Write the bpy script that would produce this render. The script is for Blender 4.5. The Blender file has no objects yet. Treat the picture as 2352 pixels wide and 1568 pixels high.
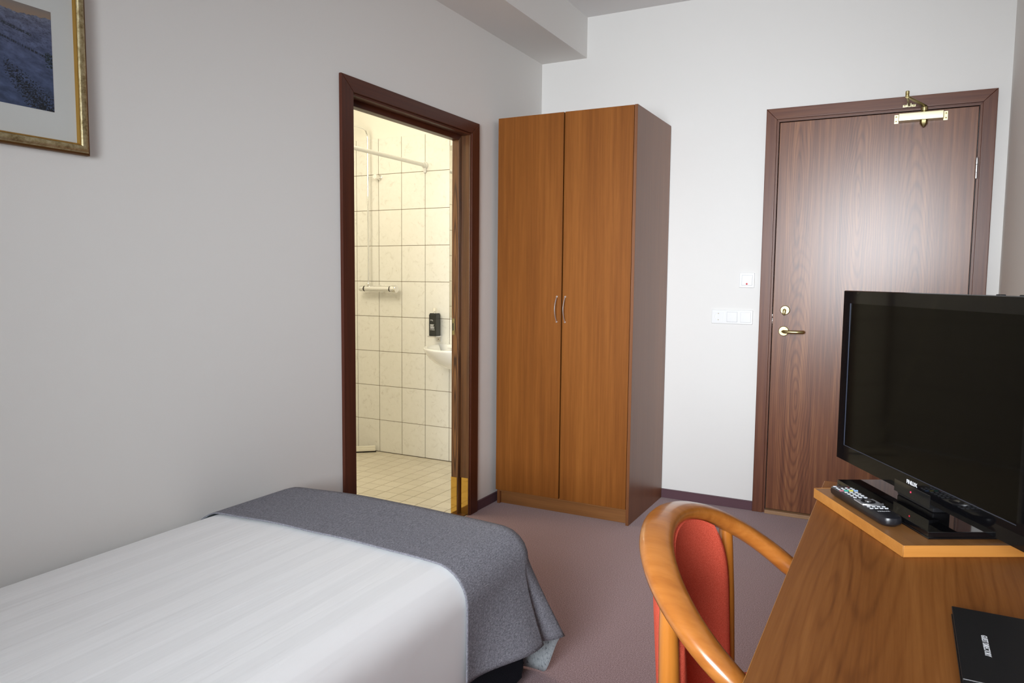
import bpy, bmesh, math, random
from mathutils import Vector, Matrix
from mathutils import noise as mn
random.seed(4)
PI = math.pi
sc = bpy.context.scene
C = sc.collection

# ------------------------------------------------------------------ camera, light, exposure
cd = bpy.data.cameras.new('camera'); cam = bpy.data.objects.new('camera', cd); C.objects.link(cam)
R_ = Vector((0.88439106, 0.46664638, 0.0096753)); U_ = Vector((-0.04752893, 0.06941693, 0.99645486)); F_ = Vector((-0.46432043, 0.88171562, -0.08357092))
m = Matrix.Identity(4)
for i in range(3):
    m[i][0] = R_[i]; m[i][1] = U_[i]; m[i][2] = -F_[i]
m[0][3], m[1][3], m[2][3] = 1.96954, -4.09249, 1.234184
cam.matrix_world = m
cd.sensor_width = 36; cd.lens = 36 * 1704.84 / 2352; cd.clip_start = 0.02
sc.camera = cam
sc.view_settings.view_transform = 'Standard'; sc.view_settings.look = 'None'
sc.view_settings.gamma = 1; sc.view_settings.use_curve_mapping = False
sc.view_settings.exposure = 0.10
try:
    sc.cycles.use_denoising = True
    sc.cycles.max_bounces = 10; sc.cycles.diffuse_bounces = 6
    sc.cycles.sample_clamp_indirect = 6
except Exception:
    pass

W = 2.355            # room width
YW = -5.3            # window wall
ZC = 2.7365          # ceiling
wd = bpy.data.worlds.new('sky'); sc.world = wd; wd.use_nodes = True
wd.node_tree.nodes['Background'].inputs[0].default_value = (0.80, 0.90, 1.0, 1)
wd.node_tree.nodes['Background'].inputs[1].default_value = 3.0

def area(name, loc, rot, sx, sy, power, col, spread=PI):
    l = bpy.data.lights.new(name, 'AREA'); l.shape = 'RECTANGLE'; l.size = sx; l.size_y = sy
    l.energy = power; l.color = col; l.spread = spread
    o = bpy.data.objects.new(name, l); C.objects.link(o); o.location = loc; o.rotation_euler = rot
    return o
# daylight coming in through the window behind the camera
area('window_daylight', (1.62, YW + 0.04, 1.62), (math.radians(84), 0, math.radians(7.5)), 1.30, 1.30, 31, (0.90, 0.955, 1.0), math.radians(60))
area('window_skylight', (1.62, YW + 0.03, 1.62), (math.radians(90), 0, 0), 1.30, 1.30, 2.8, (1.0, 0.95, 0.90), math.radians(170))
# warm lamp of the bathroom
pl = bpy.data.lights.new('bathroom_lamp_light', 'POINT'); pl.energy = 31; pl.color = (1.0, 0.905, 0.69); pl.shadow_soft_size = 0.24
po_ = bpy.data.objects.new('bathroom_lamp_light', pl); C.objects.link(po_); po_.location = (-0.95, -1.15, 2.16)

# ------------------------------------------------------------------ helpers
WM = {}
def link(o, parent=None):
    C.objects.link(o)
    if parent is not None: o.parent = parent
    return o
def tag(o, label=None, cat=None, group=None, kind=None):
    if label: o['label'] = label
    if cat: o['category'] = cat
    if group: o['group'] = group
    if kind: o['kind'] = kind
    return o
def empty(name, loc=(0, 0, 0), rz=0, label=None, cat=None, group=None, kind=None):
    o = bpy.data.objects.new(name, None); C.objects.link(o)
    o.location = loc; o.rotation_euler = (0, 0, rz); o.empty_display_size = 0.05
    WM[o.name] = Matrix.Translation(Vector(loc)) @ Matrix.Rotation(rz, 4, 'Z')
    return tag(o, label, cat, group, kind)
def wmat(o):
    return WM.get(o.name, Matrix.Identity(4))
def obj(name, bm, mat, parent=None, local=False, smooth=40, label=None):
    """bm in world coordinates (or in the parent's frame when local)."""
    me = bpy.data.meshes.new(name)
    bmesh.ops.recalc_face_normals(bm, faces=bm.faces)
    bm.to_mesh(me); bm.free()
    for mt in (mat if isinstance(mat, (list, tuple)) else [mat]): me.materials.append(mt)
    o = bpy.data.objects.new(name, me); C.objects.link(o)
    if parent is not None:
        P = wmat(parent)
        if not local: me.transform(P.inverted())
        o.parent = parent; WM[o.name] = P
    else:
        vs = [v.co for v in me.vertices]
        c = Vector(((min(v.x for v in vs) + max(v.x for v in vs)) / 2, (min(v.y for v in vs) + max(v.y for v in vs)) / 2, min(v.z for v in vs)))
        me.transform(Matrix.Translation(-c)); o.location = c; WM[o.name] = Matrix.Translation(c)
    if smooth:
        for p in me.polygons: p.use_smooth = True
        me.set_sharp_from_angle(angle=math.radians(smooth))
        if smooth == 40 and len(me.polygons) < 400:
            wn = o.modifiers.new('weighted_normals', 'WEIGHTED_NORMAL'); wn.keep_sharp = True; wn.weight = 100
    if label: o['label'] = label
    return o
def B(): return bmesh.new()
def box(bm, x0, x1, y0, y1, z0, z1, bev=0.0, seg=2):
    r = bmesh.ops.create_cube(bm, size=1)
    vs = r['verts']
    for v in vs:
        v.co = Vector((x0 + (v.co.x + .5) * (x1 - x0), y0 + (v.co.y + .5) * (y1 - y0), z0 + (v.co.z + .5) * (z1 - z0)))
    if bev > 0:
        es = list({e for v in vs for e in v.link_edges})
        bmesh.ops.bevel(bm, geom=es, offset=bev, segments=seg, affect='EDGES', profile=0.5)
    return bm
def prism(bm, poly, z0, z1, bev=0.0, M=None, seg=2):
    """poly in XY extruded along Z, then placed by M."""
    n = len(poly)
    a = [bm.verts.new((x, y, z0)) for x, y in poly]; b = [bm.verts.new((x, y, z1)) for x, y in poly]
    fs = [bm.faces.new(a[::-1]), bm.faces.new(b)]
    for i in range(n):
        bm.faces.new((a[i], a[(i + 1) % n], b[(i + 1) % n], b[i]))
    vs = a + b
    if bev > 0:
        es = list({e for f in fs for e in f.edges})
        r = bmesh.ops.bevel(bm, geom=es, offset=bev, segments=seg, affect='EDGES', profile=0.5)
        vs = list({v for f in r['faces'] for v in f.verts} | {v for v in vs if v.is_valid})
    if M is not None:
        bmesh.ops.transform(bm, matrix=M, verts=[v for v in vs if v.is_valid])
    return bm
def tube(bm, pts, rad, n=12, rad2=None, up=None, cap=True):
    """sweep an ellipse (rad across, rad2 along the frame's up) along pts."""
    pts = [Vector(p) for p in pts]; k = len(pts)
    ra = rad if isinstance(rad, (list, tuple)) else [rad] * k
    rb = (rad2 if isinstance(rad2, (list, tuple)) else [rad2] * k) if rad2 is not None else ra
    rings = []; prev = None
    for i, p in enumerate(pts):
        t = (pts[min(i + 1, k - 1)] - pts[max(i - 1, 0)]).normalized()
        if up is not None: u = Vector(up)
        elif prev is not None: u = prev
        else: u = Vector((0, 0, 1)) if abs(t.z) < .9 else Vector((1, 0, 0))
        s = t.cross(u).normalized(); u2 = s.cross(t).normalized(); prev = u2
        rings.append([bm.verts.new(p + s * math.cos(2 * PI * j / n) * ra[i] + u2 * math.sin(2 * PI * j / n) * rb[i]) for j in range(n)])
    for a, b in zip(rings, rings[1:]):
        for j in range(n): bm.faces.new((a[j], a[(j + 1) % n], b[(j + 1) % n], b[j]))
    if cap:
        bm.faces.new(rings[0][::-1]); bm.faces.new(rings[-1])
    return bm
def lathe(bm, prof, c, axis='Z', n=24):
    """prof: (r, h) pairs; closed at ends where r == 0."""
    ax = {'X': Matrix.Rotation(PI / 2, 4, 'Y'), 'Y': Matrix.Rotation(-PI / 2, 4, 'X'), '-Y': Matrix.Rotation(PI / 2, 4, 'X'), 'Z': Matrix.Identity(4), '-X': Matrix.Rotation(-PI / 2, 4, 'Y')}[axis]
    M = Matrix.Translation(Vector(c)) @ ax
    rings = []
    for r, h in prof:
        if r < 1e-6: rings.append([bm.verts.new(M @ Vector((0, 0, h)))])
        else: rings.append([bm.verts.new(M @ Vector((r * math.cos(2 * PI * j / n), r * math.sin(2 * PI * j / n), h))) for j in range(n)])
    for a, b in zip(rings, rings[1:]):
        if len(a) == 1 and len(b) == 1: continue
        for j in range(n):
            if len(a) == 1: bm.faces.new((a[0], b[j], b[(j + 1) % n]))
            elif len(b) == 1: bm.faces.new((a[j], a[(j + 1) % n], b[0]))
            else: bm.faces.new((a[j], a[(j + 1) % n], b[(j + 1) % n], b[j]))
    if len(rings[0]) > 1: bm.faces.new(rings[0][::-1])
    if len(rings[-1]) > 1: bm.faces.new(rings[-1])
    return bm
def text_obj(name, s, size, M, mat, parent, extrude=0.0003, bold=0.0, sx=1.0, label=None, align='CENTER'):
    cu = bpy.data.curves.new(name, 'FONT'); cu.body = s; cu.size = size; cu.extrude = extrude
    cu.offset = bold; cu.align_x = align; cu.align_y = 'CENTER'; cu.resolution_u = 3
    t = bpy.data.objects.new(name, cu); C.objects.link(t)
    dg = bpy.context.evaluated_depsgraph_get(); dg.update()
    me = bpy.data.meshes.new_from_object(t.evaluated_get(dg))
    bpy.data.objects.remove(t)
    me.name = name; me.transform(M @ Matrix.Diagonal((sx, 1, 1, 1)))
    me.materials.clear(); me.materials.append(mat)
    o = bpy.data.objects.new(name, me); C.objects.link(o); o.parent = parent
    if label: o['label'] = label
    return o

# ------------------------------------------------------------------ materials
MATS = {}
def pmat(name, col, rough=0.5, metal=0.0, spec=0.5, coat=0.0, coatr=0.1, bump=None, emit=None, trans=0.0, sheen=0.0):
    mt = bpy.data.materials.new(name); mt.use_nodes = True; nt = mt.node_tree
    p = nt.nodes['Principled BSDF']
    p.inputs['Base Color'].default_value = (*col, 1); p.inputs['Roughness'].default_value = rough
    p.inputs['Metallic'].default_value = metal; p.inputs['Specular IOR Level'].default_value = spec
    p.inputs['Coat Weight'].default_value = coat; p.inputs['Coat Roughness'].default_value = coatr
    p.inputs['Transmission Weight'].default_value = trans
    p.inputs['Sheen Weight'].default_value = sheen
    if emit: p.inputs['Emission Color'].default_value = (*emit[0], 1); p.inputs['Emission Strength'].default_value = emit[1]
    if bump:
        add_bump(mt, *bump)
    MATS[name] = mt
    return mt
def nd(nt, t, **kw):
    n = nt.nodes.new(t)
    for k, v in kw.items():
        if k.startswith('i_'): n.inputs[k[2:].replace('_', ' ')].default_value = v
        else: setattr(n, k, v)
    return n
def coord(nt, scale=(1, 1, 1), kind='Object', loc=(0, 0, 0)):
    tc = nd(nt, 'ShaderNodeTexCoord'); mp = nd(nt, 'ShaderNodeMapping')
    mp.inputs['Scale'].default_value = scale; mp.inputs['Location'].default_value = loc
    nt.links.new(tc.outputs[kind], mp.inputs['Vector'])
    return mp.outputs[0]
def ramp(nt, fac, stops):
    r = nd(nt, 'ShaderNodeValToRGB'); e = r.color_ramp.elements
    while len(e) < len(stops): e.new(0.5)
    for k, (p, c) in enumerate(stops):
        e[k].position = p; e[k].color = (*c, 1) if len(c) == 3 else c
    nt.links.new(fac, r.inputs[0])
    return r.outputs[0]
def mix(nt, fac, a, b, mode='MIX'):
    mx = nd(nt, 'ShaderNodeMix', data_type='RGBA', blend_type=mode)
    for sock, val in ((0, fac), (6, a), (7, b)):
        if isinstance(val, (int, float)): mx.inputs[sock].default_value = val
        elif isinstance(val, tuple): mx.inputs[sock].default_value = (*val, 1) if len(val) == 3 else val
        else: nt.links.new(val, mx.inputs[sock])
    return mx.outputs[2]
def math_(nt, op, a, b=0.0, c=None):
    q = nd(nt, 'ShaderNodeMath', operation=op)
    for k, val in enumerate((a, b) if c is None else (a, b, c)):
        if isinstance(val, (int, float)): q.inputs[k].default_value = val
        else: nt.links.new(val, q.inputs[k])
    return q.outputs[0]
def noise(nt, vec, scale, detail=3, rough=0.5, dist=0.0):
    n = nd(nt, 'ShaderNodeTexNoise'); n.inputs['Scale'].default_value = scale; n.inputs['Detail'].default_value = detail
    n.inputs['Roughness'].default_value = rough; n.inputs['Distortion'].default_value = dist
    nt.links.new(vec, n.inputs['Vector']); return n.outputs['Fac']
def bumpn(nt, h, strength, dist=0.001):
    b = nd(nt, 'ShaderNodeBump'); b.inputs['Strength'].default_value = strength; b.inputs['Distance'].default_value = dist
    nt.links.new(h, b.inputs['Height']); nt.links.new(b.outputs[0], nt.nodes['Principled BSDF'].inputs['Normal'])
def add_bump(mt, scale, strength, dist=0.001, stretch=(1, 1, 1)):
    nt = mt.node_tree
    bumpn(nt, noise(nt, coord(nt, stretch), scale, 4, 0.6), strength, dist)
def setcol(mt, out): mt.node_tree.links.new(out, mt.node_tree.nodes['Principled BSDF'].inputs['Base Color'])

def wood(name, dark, mid, light, grain='Z', rings=(), ringstr=0.5, streak=0.5, rough=0.35, coat=0.0, spec=0.5, across='X', fine=1.0, bands=9.0, freq=85.0, coatr=0.15, ringpow=3.0):
    """grain axis; rings = [(a0, g0, half width, g-squeeze)] centres of cathedral figure in (across, grain) object coordinates"""
    mt = pmat(name, mid, rough, spec=spec, coat=coat, coatr=coatr); nt = mt.node_tree
    tc = nd(nt, 'ShaderNodeTexCoord'); sp = nd(nt, 'ShaderNodeSeparateXYZ'); nt.links.new(tc.outputs['Object'], sp.inputs[0])
    other = [q for q in 'XYZ' if q not in (grain, across)][0]
    a, g, o = sp.outputs[across], sp.outputs[grain], sp.outputs[other]
    def vec(sa, so, sg):
        c = nd(nt, 'ShaderNodeCombineXYZ')
        nt.links.new(math_(nt, 'MULTIPLY', a, sa), c.inputs[0]); nt.links.new(math_(nt, 'MULTIPLY', o, so), c.inputs[1]); nt.links.new(math_(nt, 'MULTIPLY', g, sg), c.inputs[2])
        return c.outputs[0]
    f1 = noise(nt, vec(330 * fine, 330 * fine, 7), 1, 3, 0.6)          # pores
    f2 = noise(nt, vec(60, 60, 1.6), 1, 4, 0.6)           # streaks
    f3 = noise(nt, vec(bands, bands, 0.5), 1, 3, 0.5)         # broad bands
    f = math_(nt, 'ADD', math_(nt, 'MULTIPLY', f1, 0.22), math_(nt, 'MULTIPLY', f2, streak))
    f = math_(nt, 'ADD', f, math_(nt, 'MULTIPLY', f3, 0.78 - streak))
    warp = noise(nt, vec(5, 5, 1.3), 1, 2, 0.5)
    for (a0, g0, hw, k) in rings:
        da = math_(nt, 'ADD', math_(nt, 'SUBTRACT', a, a0), math_(nt, 'MULTIPLY', math_(nt, 'SUBTRACT', warp, 0.5), hw * 0.9))
        dg = math_(nt, 'MULTIPLY', math_(nt, 'SUBTRACT', g, g0), k)
        d = math_(nt, 'SQRT', math_(nt, 'ADD', math_(nt, 'MULTIPLY', da, da), math_(nt, 'MULTIPLY', dg, dg)))
        w = math_(nt, 'SINE', math_(nt, 'ADD', math_(nt, 'MULTIPLY', d, freq * 6.28), math_(nt, 'MULTIPLY', warp, 9)))
        w = math_(nt, 'MULTIPLY_ADD', w, 0.5, 0.5)
        w = math_(nt, 'POWER', w, ringpow)
        mr = nd(nt, 'ShaderNodeMapRange'); mr.inputs[1].default_value = hw * 0.55; mr.inputs[2].default_value = hw * 1.25
        mr.inputs[3].default_value = 1; mr.inputs[4].default_value = 0; mr.interpolation_type = 'SMOOTHSTEP'
        nt.links.new(d, mr.inputs[0])
        amt = math_(nt, 'MULTIPLY', mr.outputs[0], ringstr)
        f = math_(nt, 'SUBTRACT', f, math_(nt, 'MULTIPLY', math_(nt, 'SUBTRACT', w, 0.35), math_(nt, 'MULTIPLY', amt, 0.35)))
    col = ramp(nt, f, [(0.32, dark), (0.5, mid), (0.68, light)])
    setcol(mt, col)
    bumpn(nt, f1, 0.08, 0.0005)
    return mt

wall_m = pmat('wall_paint', (0.76, 0.745, 0.725), 0.85, spec=0.25, bump=(420, 0.25, 0.0006))
ceil_m = pmat('ceiling_paint', (0.76, 0.75, 0.75), 0.9, spec=0.2, bump=(300, 0.15, 0.0006))
# carpet
carpet = pmat('plum_carpet', (0.13, 0.09, 0.09), 0.95, spec=0.1, sheen=0.25); nt = carpet.node_tree
n1 = noise(nt, coord(nt), 260, 4, 0.7); n2 = noise(nt, coord(nt), 3.5, 3, 0.5)
setcol(carpet, mix(nt, math_(nt, 'MULTIPLY', n2, 0.35), ramp(nt, n1, [(0.33, (0.14, 0.072, 0.080)), (0.5, (0.30, 0.185, 0.20)), (0.67, (0.52, 0.36, 0.385))]), (0.27, 0.145, 0.135)))
bumpn(nt, n1, 0.6, 0.003)
carpet_base = pmat('plum_carpet_edging', (0.115, 0.062, 0.075), 0.9, spec=0.1, bump=(500, 0.4, 0.001))
base_cap = pmat('plum_vinyl_cap', (0.10, 0.045, 0.058), 0.55)

wardrobe_m = wood('cherry_laminate', (0.155, 0.047, 0.007), (0.215, 0.070, 0.011), (0.285, 0.100, 0.018), 'Z', streak=0.42, rough=0.5, spec=0.18)
wardrobe_h = wood('cherry_laminate_horizontal', (0.165, 0.062, 0.016), (0.235, 0.094, 0.026), (0.32, 0.135, 0.040), 'X', streak=0.42, rough=0.42, across='Z')
wardrobe_side = wood('cherry_laminate_side', (0.150, 0.052, 0.016), (0.190, 0.068, 0.022), (0.235, 0.088, 0.030), 'Z', streak=0.30, rough=0.36, spec=0.5, across='Y')
desk_m = wood('cherry_desk_top', (0.145, 0.045, 0.009), (0.235, 0.080, 0.017), (0.32, 0.122, 0.030), 'Y', rings=[(-0.14, 0.55, 0.075, 0.075), (0.01, 0.25, 0.085, 0.06), (-0.19, 0.05, 0.06, 0.08), (0.16, 0.35, 0.08, 0.055)], ringstr=0.24, streak=0.30, rough=0.5, spec=0.16, across='X', fine=0.8, bands=9, freq=62, ringpow=5.0)
desk_v = wood('cherry_desk_panel', (0.16, 0.065, 0.020), (0.25, 0.105, 0.032), (0.33, 0.15, 0.05), 'Z', streak=0.35, rough=0.4)
board_m = wood('cherry_board_top', (0.18, 0.075, 0.022), (0.28, 0.12, 0.036), (0.36, 0.165, 0.055), 'X', streak=0.4, rough=0.36, across='Y')
edge_m = wood('orange_beech_edging', (0.40, 0.155, 0.030), (0.50, 0.205, 0.042), (0.60, 0.27, 0.065), 'Y', streak=0.3, rough=0.35, across='Z')
chair_m = wood('orange_beech', (0.30, 0.088, 0.013), (0.40, 0.135, 0.023), (0.50, 0.19, 0.042), 'X', streak=0.4, rough=0.28, coat=0.5, across='Y', fine=0.4, bands=12)
chair_v = wood('orange_beech_upright', (0.36, 0.115, 0.016), (0.45, 0.155, 0.022), (0.53, 0.205, 0.036), 'Z', streak=0.35, rough=0.28, coat=0.5, fine=0.4)
# entrance door veneer (object frame: x from leaf middle, z from leaf bottom)
DR = [(-0.31, 0.62, 0.11, 0.13), (-0.05, 1.62, 0.12, 0.10), (0.20, 1.02, 0.10, 0.09), (-0.33, 1.72, 0.07, 0.08)]
door_m = wood('mahogany_door_veneer', (0.085, 0.026, 0.013), (0.165, 0.058, 0.025), (0.270, 0.112, 0.045), 'Z', rings=DR, ringstr=0.34, streak=0.58, rough=0.31, spec=0.42, coat=0.12, coatr=0.30, fine=0.8, bands=34, freq=105)
frame_m = wood('mahogany_frame', (0.070, 0.022, 0.013), (0.125, 0.042, 0.022), (0.19, 0.075, 0.034), 'Z', streak=0.5, rough=0.34, spec=0.35, coat=0.05, coatr=0.3, bands=20)
frame_h = wood('mahogany_frame_head', (0.070, 0.022, 0.013), (0.125, 0.042, 0.022), (0.19, 0.075, 0.034), 'X', streak=0.5, rough=0.34, spec=0.35, coat=0.05, coatr=0.3, across='Z', bands=20)
bframe_m = wood('dark_mahogany_frame', (0.046, 0.011, 0.006), (0.074, 0.019, 0.009), (0.105, 0.030, 0.013), 'Z', streak=0.45, rough=0.36, coat=0.0, spec=0.28, across='Y')
bframe_h = wood('dark_mahogany_head', (0.046, 0.011, 0.006), (0.074, 0.019, 0.009), (0.105, 0.030, 0.013), 'Y', streak=0.45, rough=0.36, coat=0.0, spec=0.28, across='Z')
jamb_m = wood('rosewood_jamb', (0.040, 0.014, 0.006), (0.105, 0.040, 0.014), (0.17, 0.072, 0.024), 'Z', streak=0.5, rough=0.33, coat=0.2, across='X', rings=[(-0.065, 0.55, 0.03, 0.05), (-0.065, 1.25, 0.03, 0.05)], freq=110, ringstr=0.8)
thresh_m = wood('pale_oak_threshold', (0.22, 0.12, 0.06), (0.32, 0.18, 0.09), (0.42, 0.26, 0.14), 'X', streak=0.5, rough=0.5, across='Z')

brass = pmat('satin_brass', (0.50, 0.42, 0.21), 0.36, metal=1.0)
brass_pale = pmat('pale_brass_paint', (0.70, 0.64, 0.42), 0.38, metal=0.65)
brass_dark = pmat('dull_brass', (0.30, 0.25, 0.12), 0.40, metal=0.9)
brass_mirror = pmat('polished_brass_plate', (0.78, 0.50, 0.13), 0.07, metal=1.0)
steel = pmat('brushed_steel', (0.70, 0.70, 0.72), 0.30, metal=1.0)
silver = pmat('satin_aluminium', (0.82, 0.82, 0.85), 0.30, metal=0.9)
chrome = pmat('chrome', (0.86, 0.86, 0.86), 0.08, metal=1.0)
dark_gap = pmat('dark_gap', (0.012, 0.010, 0.009), 0.8)
white_pl = pmat('white_plastic', (0.76, 0.76, 0.76), 0.35)
white_pl2 = pmat('white_plastic_rocker', (0.775, 0.775, 0.78), 0.3)
red_pl = pmat('red_lens', (0.60, 0.02, 0.03), 0.3)
cream_pl = pmat('cream_plastic', (0.88, 0.85, 0.76), 0.35)
rubber = pmat('black_rubber', (0.02, 0.016, 0.012), 0.6)
blackg = pmat('gloss_black_plastic', (0.004, 0.004, 0.005), 0.045, spec=0.11)
blackm = pmat('matt_black_plastic', (0.013, 0.013, 0.015), 0.38, spec=0.4)
screen_m = pmat('tv_screen_glass', (0.0035, 0.003, 0.0025), 0.06, spec=0.045)
print_w = pmat('white_print', (0.85, 0.86, 0.9), 0.5)
led_m = pmat('red_led', (0.8, 0.02, 0.05), 0.4, emit=((1.0, 0.03, 0.08), 2.5))
ceramic = pmat('white_ceramic', (0.90, 0.90, 0.89), 0.10, spec=0.6, coat=0.3)
mirror_m = pmat('mirror_glass', (0.92, 0.92, 0.90), 0.02, metal=1.0)
grout_m = pmat('brown_grout', (0.20, 0.14, 0.075), 0.9)
grout_f = pmat('floor_grout', (0.28, 0.22, 0.14), 0.9)
bath_paint = pmat('bathroom_paint', (0.84, 0.83, 0.78), 0.8)
# glazed wall tile with pale veining
tile_m = pmat('cream_wall_tile', (0.80, 0.79, 0.75), 0.16, spec=0.5); nt = tile_m.node_tree
oi = nd(nt, 'ShaderNodeObjectInfo')
va = nd(nt, 'ShaderNodeVectorMath', operation='ADD'); tc = nd(nt, 'ShaderNodeTexCoord'); cx = nd(nt, 'ShaderNodeCombineXYZ')
for k in range(3): nt.links.new(math_(nt, 'MULTIPLY', oi.outputs['Random'], 31.7 + k), cx.inputs[k])
nt.links.new(tc.outputs['Object'], va.inputs[0]); nt.links.new(cx.outputs[0], va.inputs[1])
nv = noise(nt, va.outputs[0], 22, 5, 0.65, 1.2)
setcol(tile_m, ramp(nt, nv, [(0.30, (0.70, 0.68, 0.64)), (0.42, (0.81, 0.80, 0.765)), (0.7, (0.84, 0.83, 0.80))]))
ftile_m = pmat('beige_floor_tile', (0.66, 0.60, 0.50), 0.35, spec=0.45); nt = ftile_m.node_tree
oi = nd(nt, 'ShaderNodeObjectInfo')
setcol(ftile_m, mix(nt, oi.outputs['Random'], (0.63, 0.575, 0.475), (0.70, 0.645, 0.545)))
# textiles
duvet_m = pmat('white_satin_stripe_cotton', (0.83, 0.83, 0.85), 0.62, spec=0.3, sheen=0.15); nt = duvet_m.node_tree
wv = nd(nt, 'ShaderNodeTexWave', wave_type='BANDS', bands_direction='X', wave_profile='SIN'); wv.inputs['Scale'].default_value = 3.3; wv.inputs['Distortion'].default_value = 0.25; wv.inputs['Detail'].default_value = 0
nt.links.new(coord(nt), wv.inputs['Vector'])
sq = ramp(nt, wv.outputs['Fac'], [(0.44, (0, 0, 0)), (0.56, (1, 1, 1))])
setcol(duvet_m, mix(nt, sq, (0.86, 0.86, 0.87), (0.89, 0.89, 0.90)))
nt.links.new(ramp(nt, wv.outputs['Fac'], [(0.44, (0.66, 0.66, 0.66)), (0.56, (0.55, 0.55, 0.55))]), nt.nodes['Principled BSDF'].inputs['Roughness'])
hn = noise(nt, coord(nt, (22, 1.6, 4)), 1, 3, 0.5, 0.4)
bumpn(nt, hn, 0.55, 0.010)
runner_m = pmat('heather_grey_throw', (0.16, 0.165, 0.19), 0.95, spec=0.08, sheen=0.0); nt = runner_m.node_tree
a1 = noise(nt, coord(nt, (420, 130, 300)), 1, 3, 0.7); a2 = noise(nt, coord(nt, (520, 90, 260), loc=(3, 7, 1)), 1, 2, 0.5)
c1 = ramp(nt, a1, [(0.28, (0.11, 0.109, 0.128)), (0.5, (0.215, 0.213, 0.245)), (0.72, (0.33, 0.332, 0.37))])
fl = ramp(nt, a2, [(0.70, (0, 0, 0)), (0.74, (1, 1, 1))])
setcol(runner_m, mix(nt, fl, c1, (0.42, 0.45, 0.48)))
bumpn(nt, a1, 0.6, 0.0015)
runner_back = pmat('pale_throw_reverse', (0.36, 0.39, 0.41), 0.92, spec=0.12); nt = runner_back.node_tree
a1 = noise(nt, coord(nt, (200, 120, 90)), 1, 3, 0.6)
setcol(runner_back, ramp(nt, a1, [(0.30, (0.05, 0.055, 0.06)), (0.40, (0.33, 0.36, 0.38)), (0.7, (0.45, 0.48, 0.50))]))
bedbase_m = pmat('charcoal_bed_fabric', (0.012, 0.014, 0.020), 0.95, spec=0.1); nt = bedbase_m.node_tree
a1 = noise(nt, coord(nt), 500, 3, 0.7)
setcol(bedbase_m, ramp(nt, a1, [(0.35, (0.006, 0.007, 0.011)), (0.6, (0.020, 0.023, 0.032)), (0.75, (0.06, 0.07, 0.085))])); bumpn(nt, a1, 0.5, 0.001)
red_fab = pmat('terracotta_red_fabric', (0.43, 0.065, 0.035), 0.9, spec=0.08, sheen=0.0); nt = red_fab.node_tree
a1 = noise(nt, coord(nt, (500, 500, 700)), 1, 2, 0.6)
setcol(red_fab, ramp(nt, a1, [(0.3, (0.58, 0.075, 0.042)), (0.5, (0.74, 0.11, 0.064)), (0.7, (0.82, 0.16, 0.10))])); bumpn(nt, a1, 0.5, 0.001)
# picture frame: old gold
gold = pmat('antique_gold_leaf', (0.42, 0.33, 0.17), 0.36, metal=0.85); nt = gold.node_tree
a1 = noise(nt, coord(nt), 60, 4, 0.7)
setcol(gold, ramp(nt, a1, [(0.30, (0.20, 0.145, 0.06)), (0.5, (0.44, 0.36, 0.20)), (0.7, (0.60, 0.53, 0.34))]))
gold_bright = pmat('bright_gold_slip', (0.50, 0.29, 0.07), 0.34, metal=0.9)
gold_dark = pmat('dark_gold_outer', (0.16, 0.075, 0.02), 0.45, metal=0.6)
mat_board = pmat('grey_white_mat_board', (0.60, 0.615, 0.60), 0.75, spec=0.2)

# ------------------------------------------------------------------ room shell
BY = 0.0881                       # tiled wall of the bathroom
OY0, OY1, OZ = -1.7385, -0.829, 1.962    # bathroom door opening
s = B(); box(s, 0, W, YW, 0.0, -0.10, 0.0); tag(obj('floor', s, carpet, smooth=0), kind='structure')
s = B(); box(s, 0, W, YW, 0.0, ZC, ZC + 0.1); tag(obj('ceiling', s, ceil_m, smooth=0), kind='structure')
T = 0.085
s = B(); box(s, -T, 0, YW, OY0, 0, ZC); box(s, -T, 0, OY1, BY, 0, ZC); box(s, -T, 0, OY0, OY1, OZ, ZC)
tag(obj('wall_left', s, wall_m, smooth=0), kind='structure')
DX0, DX1, DZ = 1.353, 2.246, 2.060   # entrance door opening
s = B(); box(s, 0, DX0, 0, 0.12, 0, ZC); box(s, DX1, W, 0, 0.12, 0, ZC); box(s, DX0, DX1, 0, 0.12, DZ, ZC)
tag(obj('wall_back', s, wall_m, smooth=0), kind='structure')
s = B(); box(s, W, W + 0.1, YW, 0.12, 0, ZC)
tag(obj('wall_right', s, wall_m, smooth=0), kind='structure')
WX0, WX1, WZ0, WZ1 = 0.95, 2.28, 0.92, 2.32
s = B(); box(s, 0, WX0, YW - .25, YW, 0, ZC); box(s, WX1, W, YW - .25, YW, 0, ZC); box(s, WX0, WX1, YW - .25, YW, 0, WZ0); box(s, WX0, WX1, YW - .25, YW, WZ1, ZC)
tag(obj('wall_front', s, wall_m, smooth=0), kind='structure')
s = B(); box(s, 0, 0.2857, YW, 0, 2.5087, ZC)
tag(obj('trim_1', s, wall_m, smooth=0), 'boxed-in beam running along the top of the left wall', kind='structure')

# window behind the camera
w = empty('window_1', (1.615, YW - .12, WZ0), kind='structure')
s = B(); fw = 0.06
box(s, WX0, WX1, YW - .16, YW - .10, WZ0, WZ0 + fw, .004); box(s, WX0, WX1, YW - .16, YW - .10, WZ1 - fw, WZ1, .004)
box(s, WX0, WX0 + fw, YW - .16, YW - .10, WZ0, WZ1, .004); box(s, WX1 - fw, WX1, YW - .16, YW - .10, WZ0, WZ1, .004)
obj('window_frame', s, white_pl, w)
s = B(); box(s, WX0 + fw, WX1 - fw, YW - .135, YW - .130, WZ0 + fw, WZ1 - fw); obj('pane', s, pmat('window_glass', (1, 1, 1), 0.0, trans=1.0), w, smooth=0)

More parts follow.
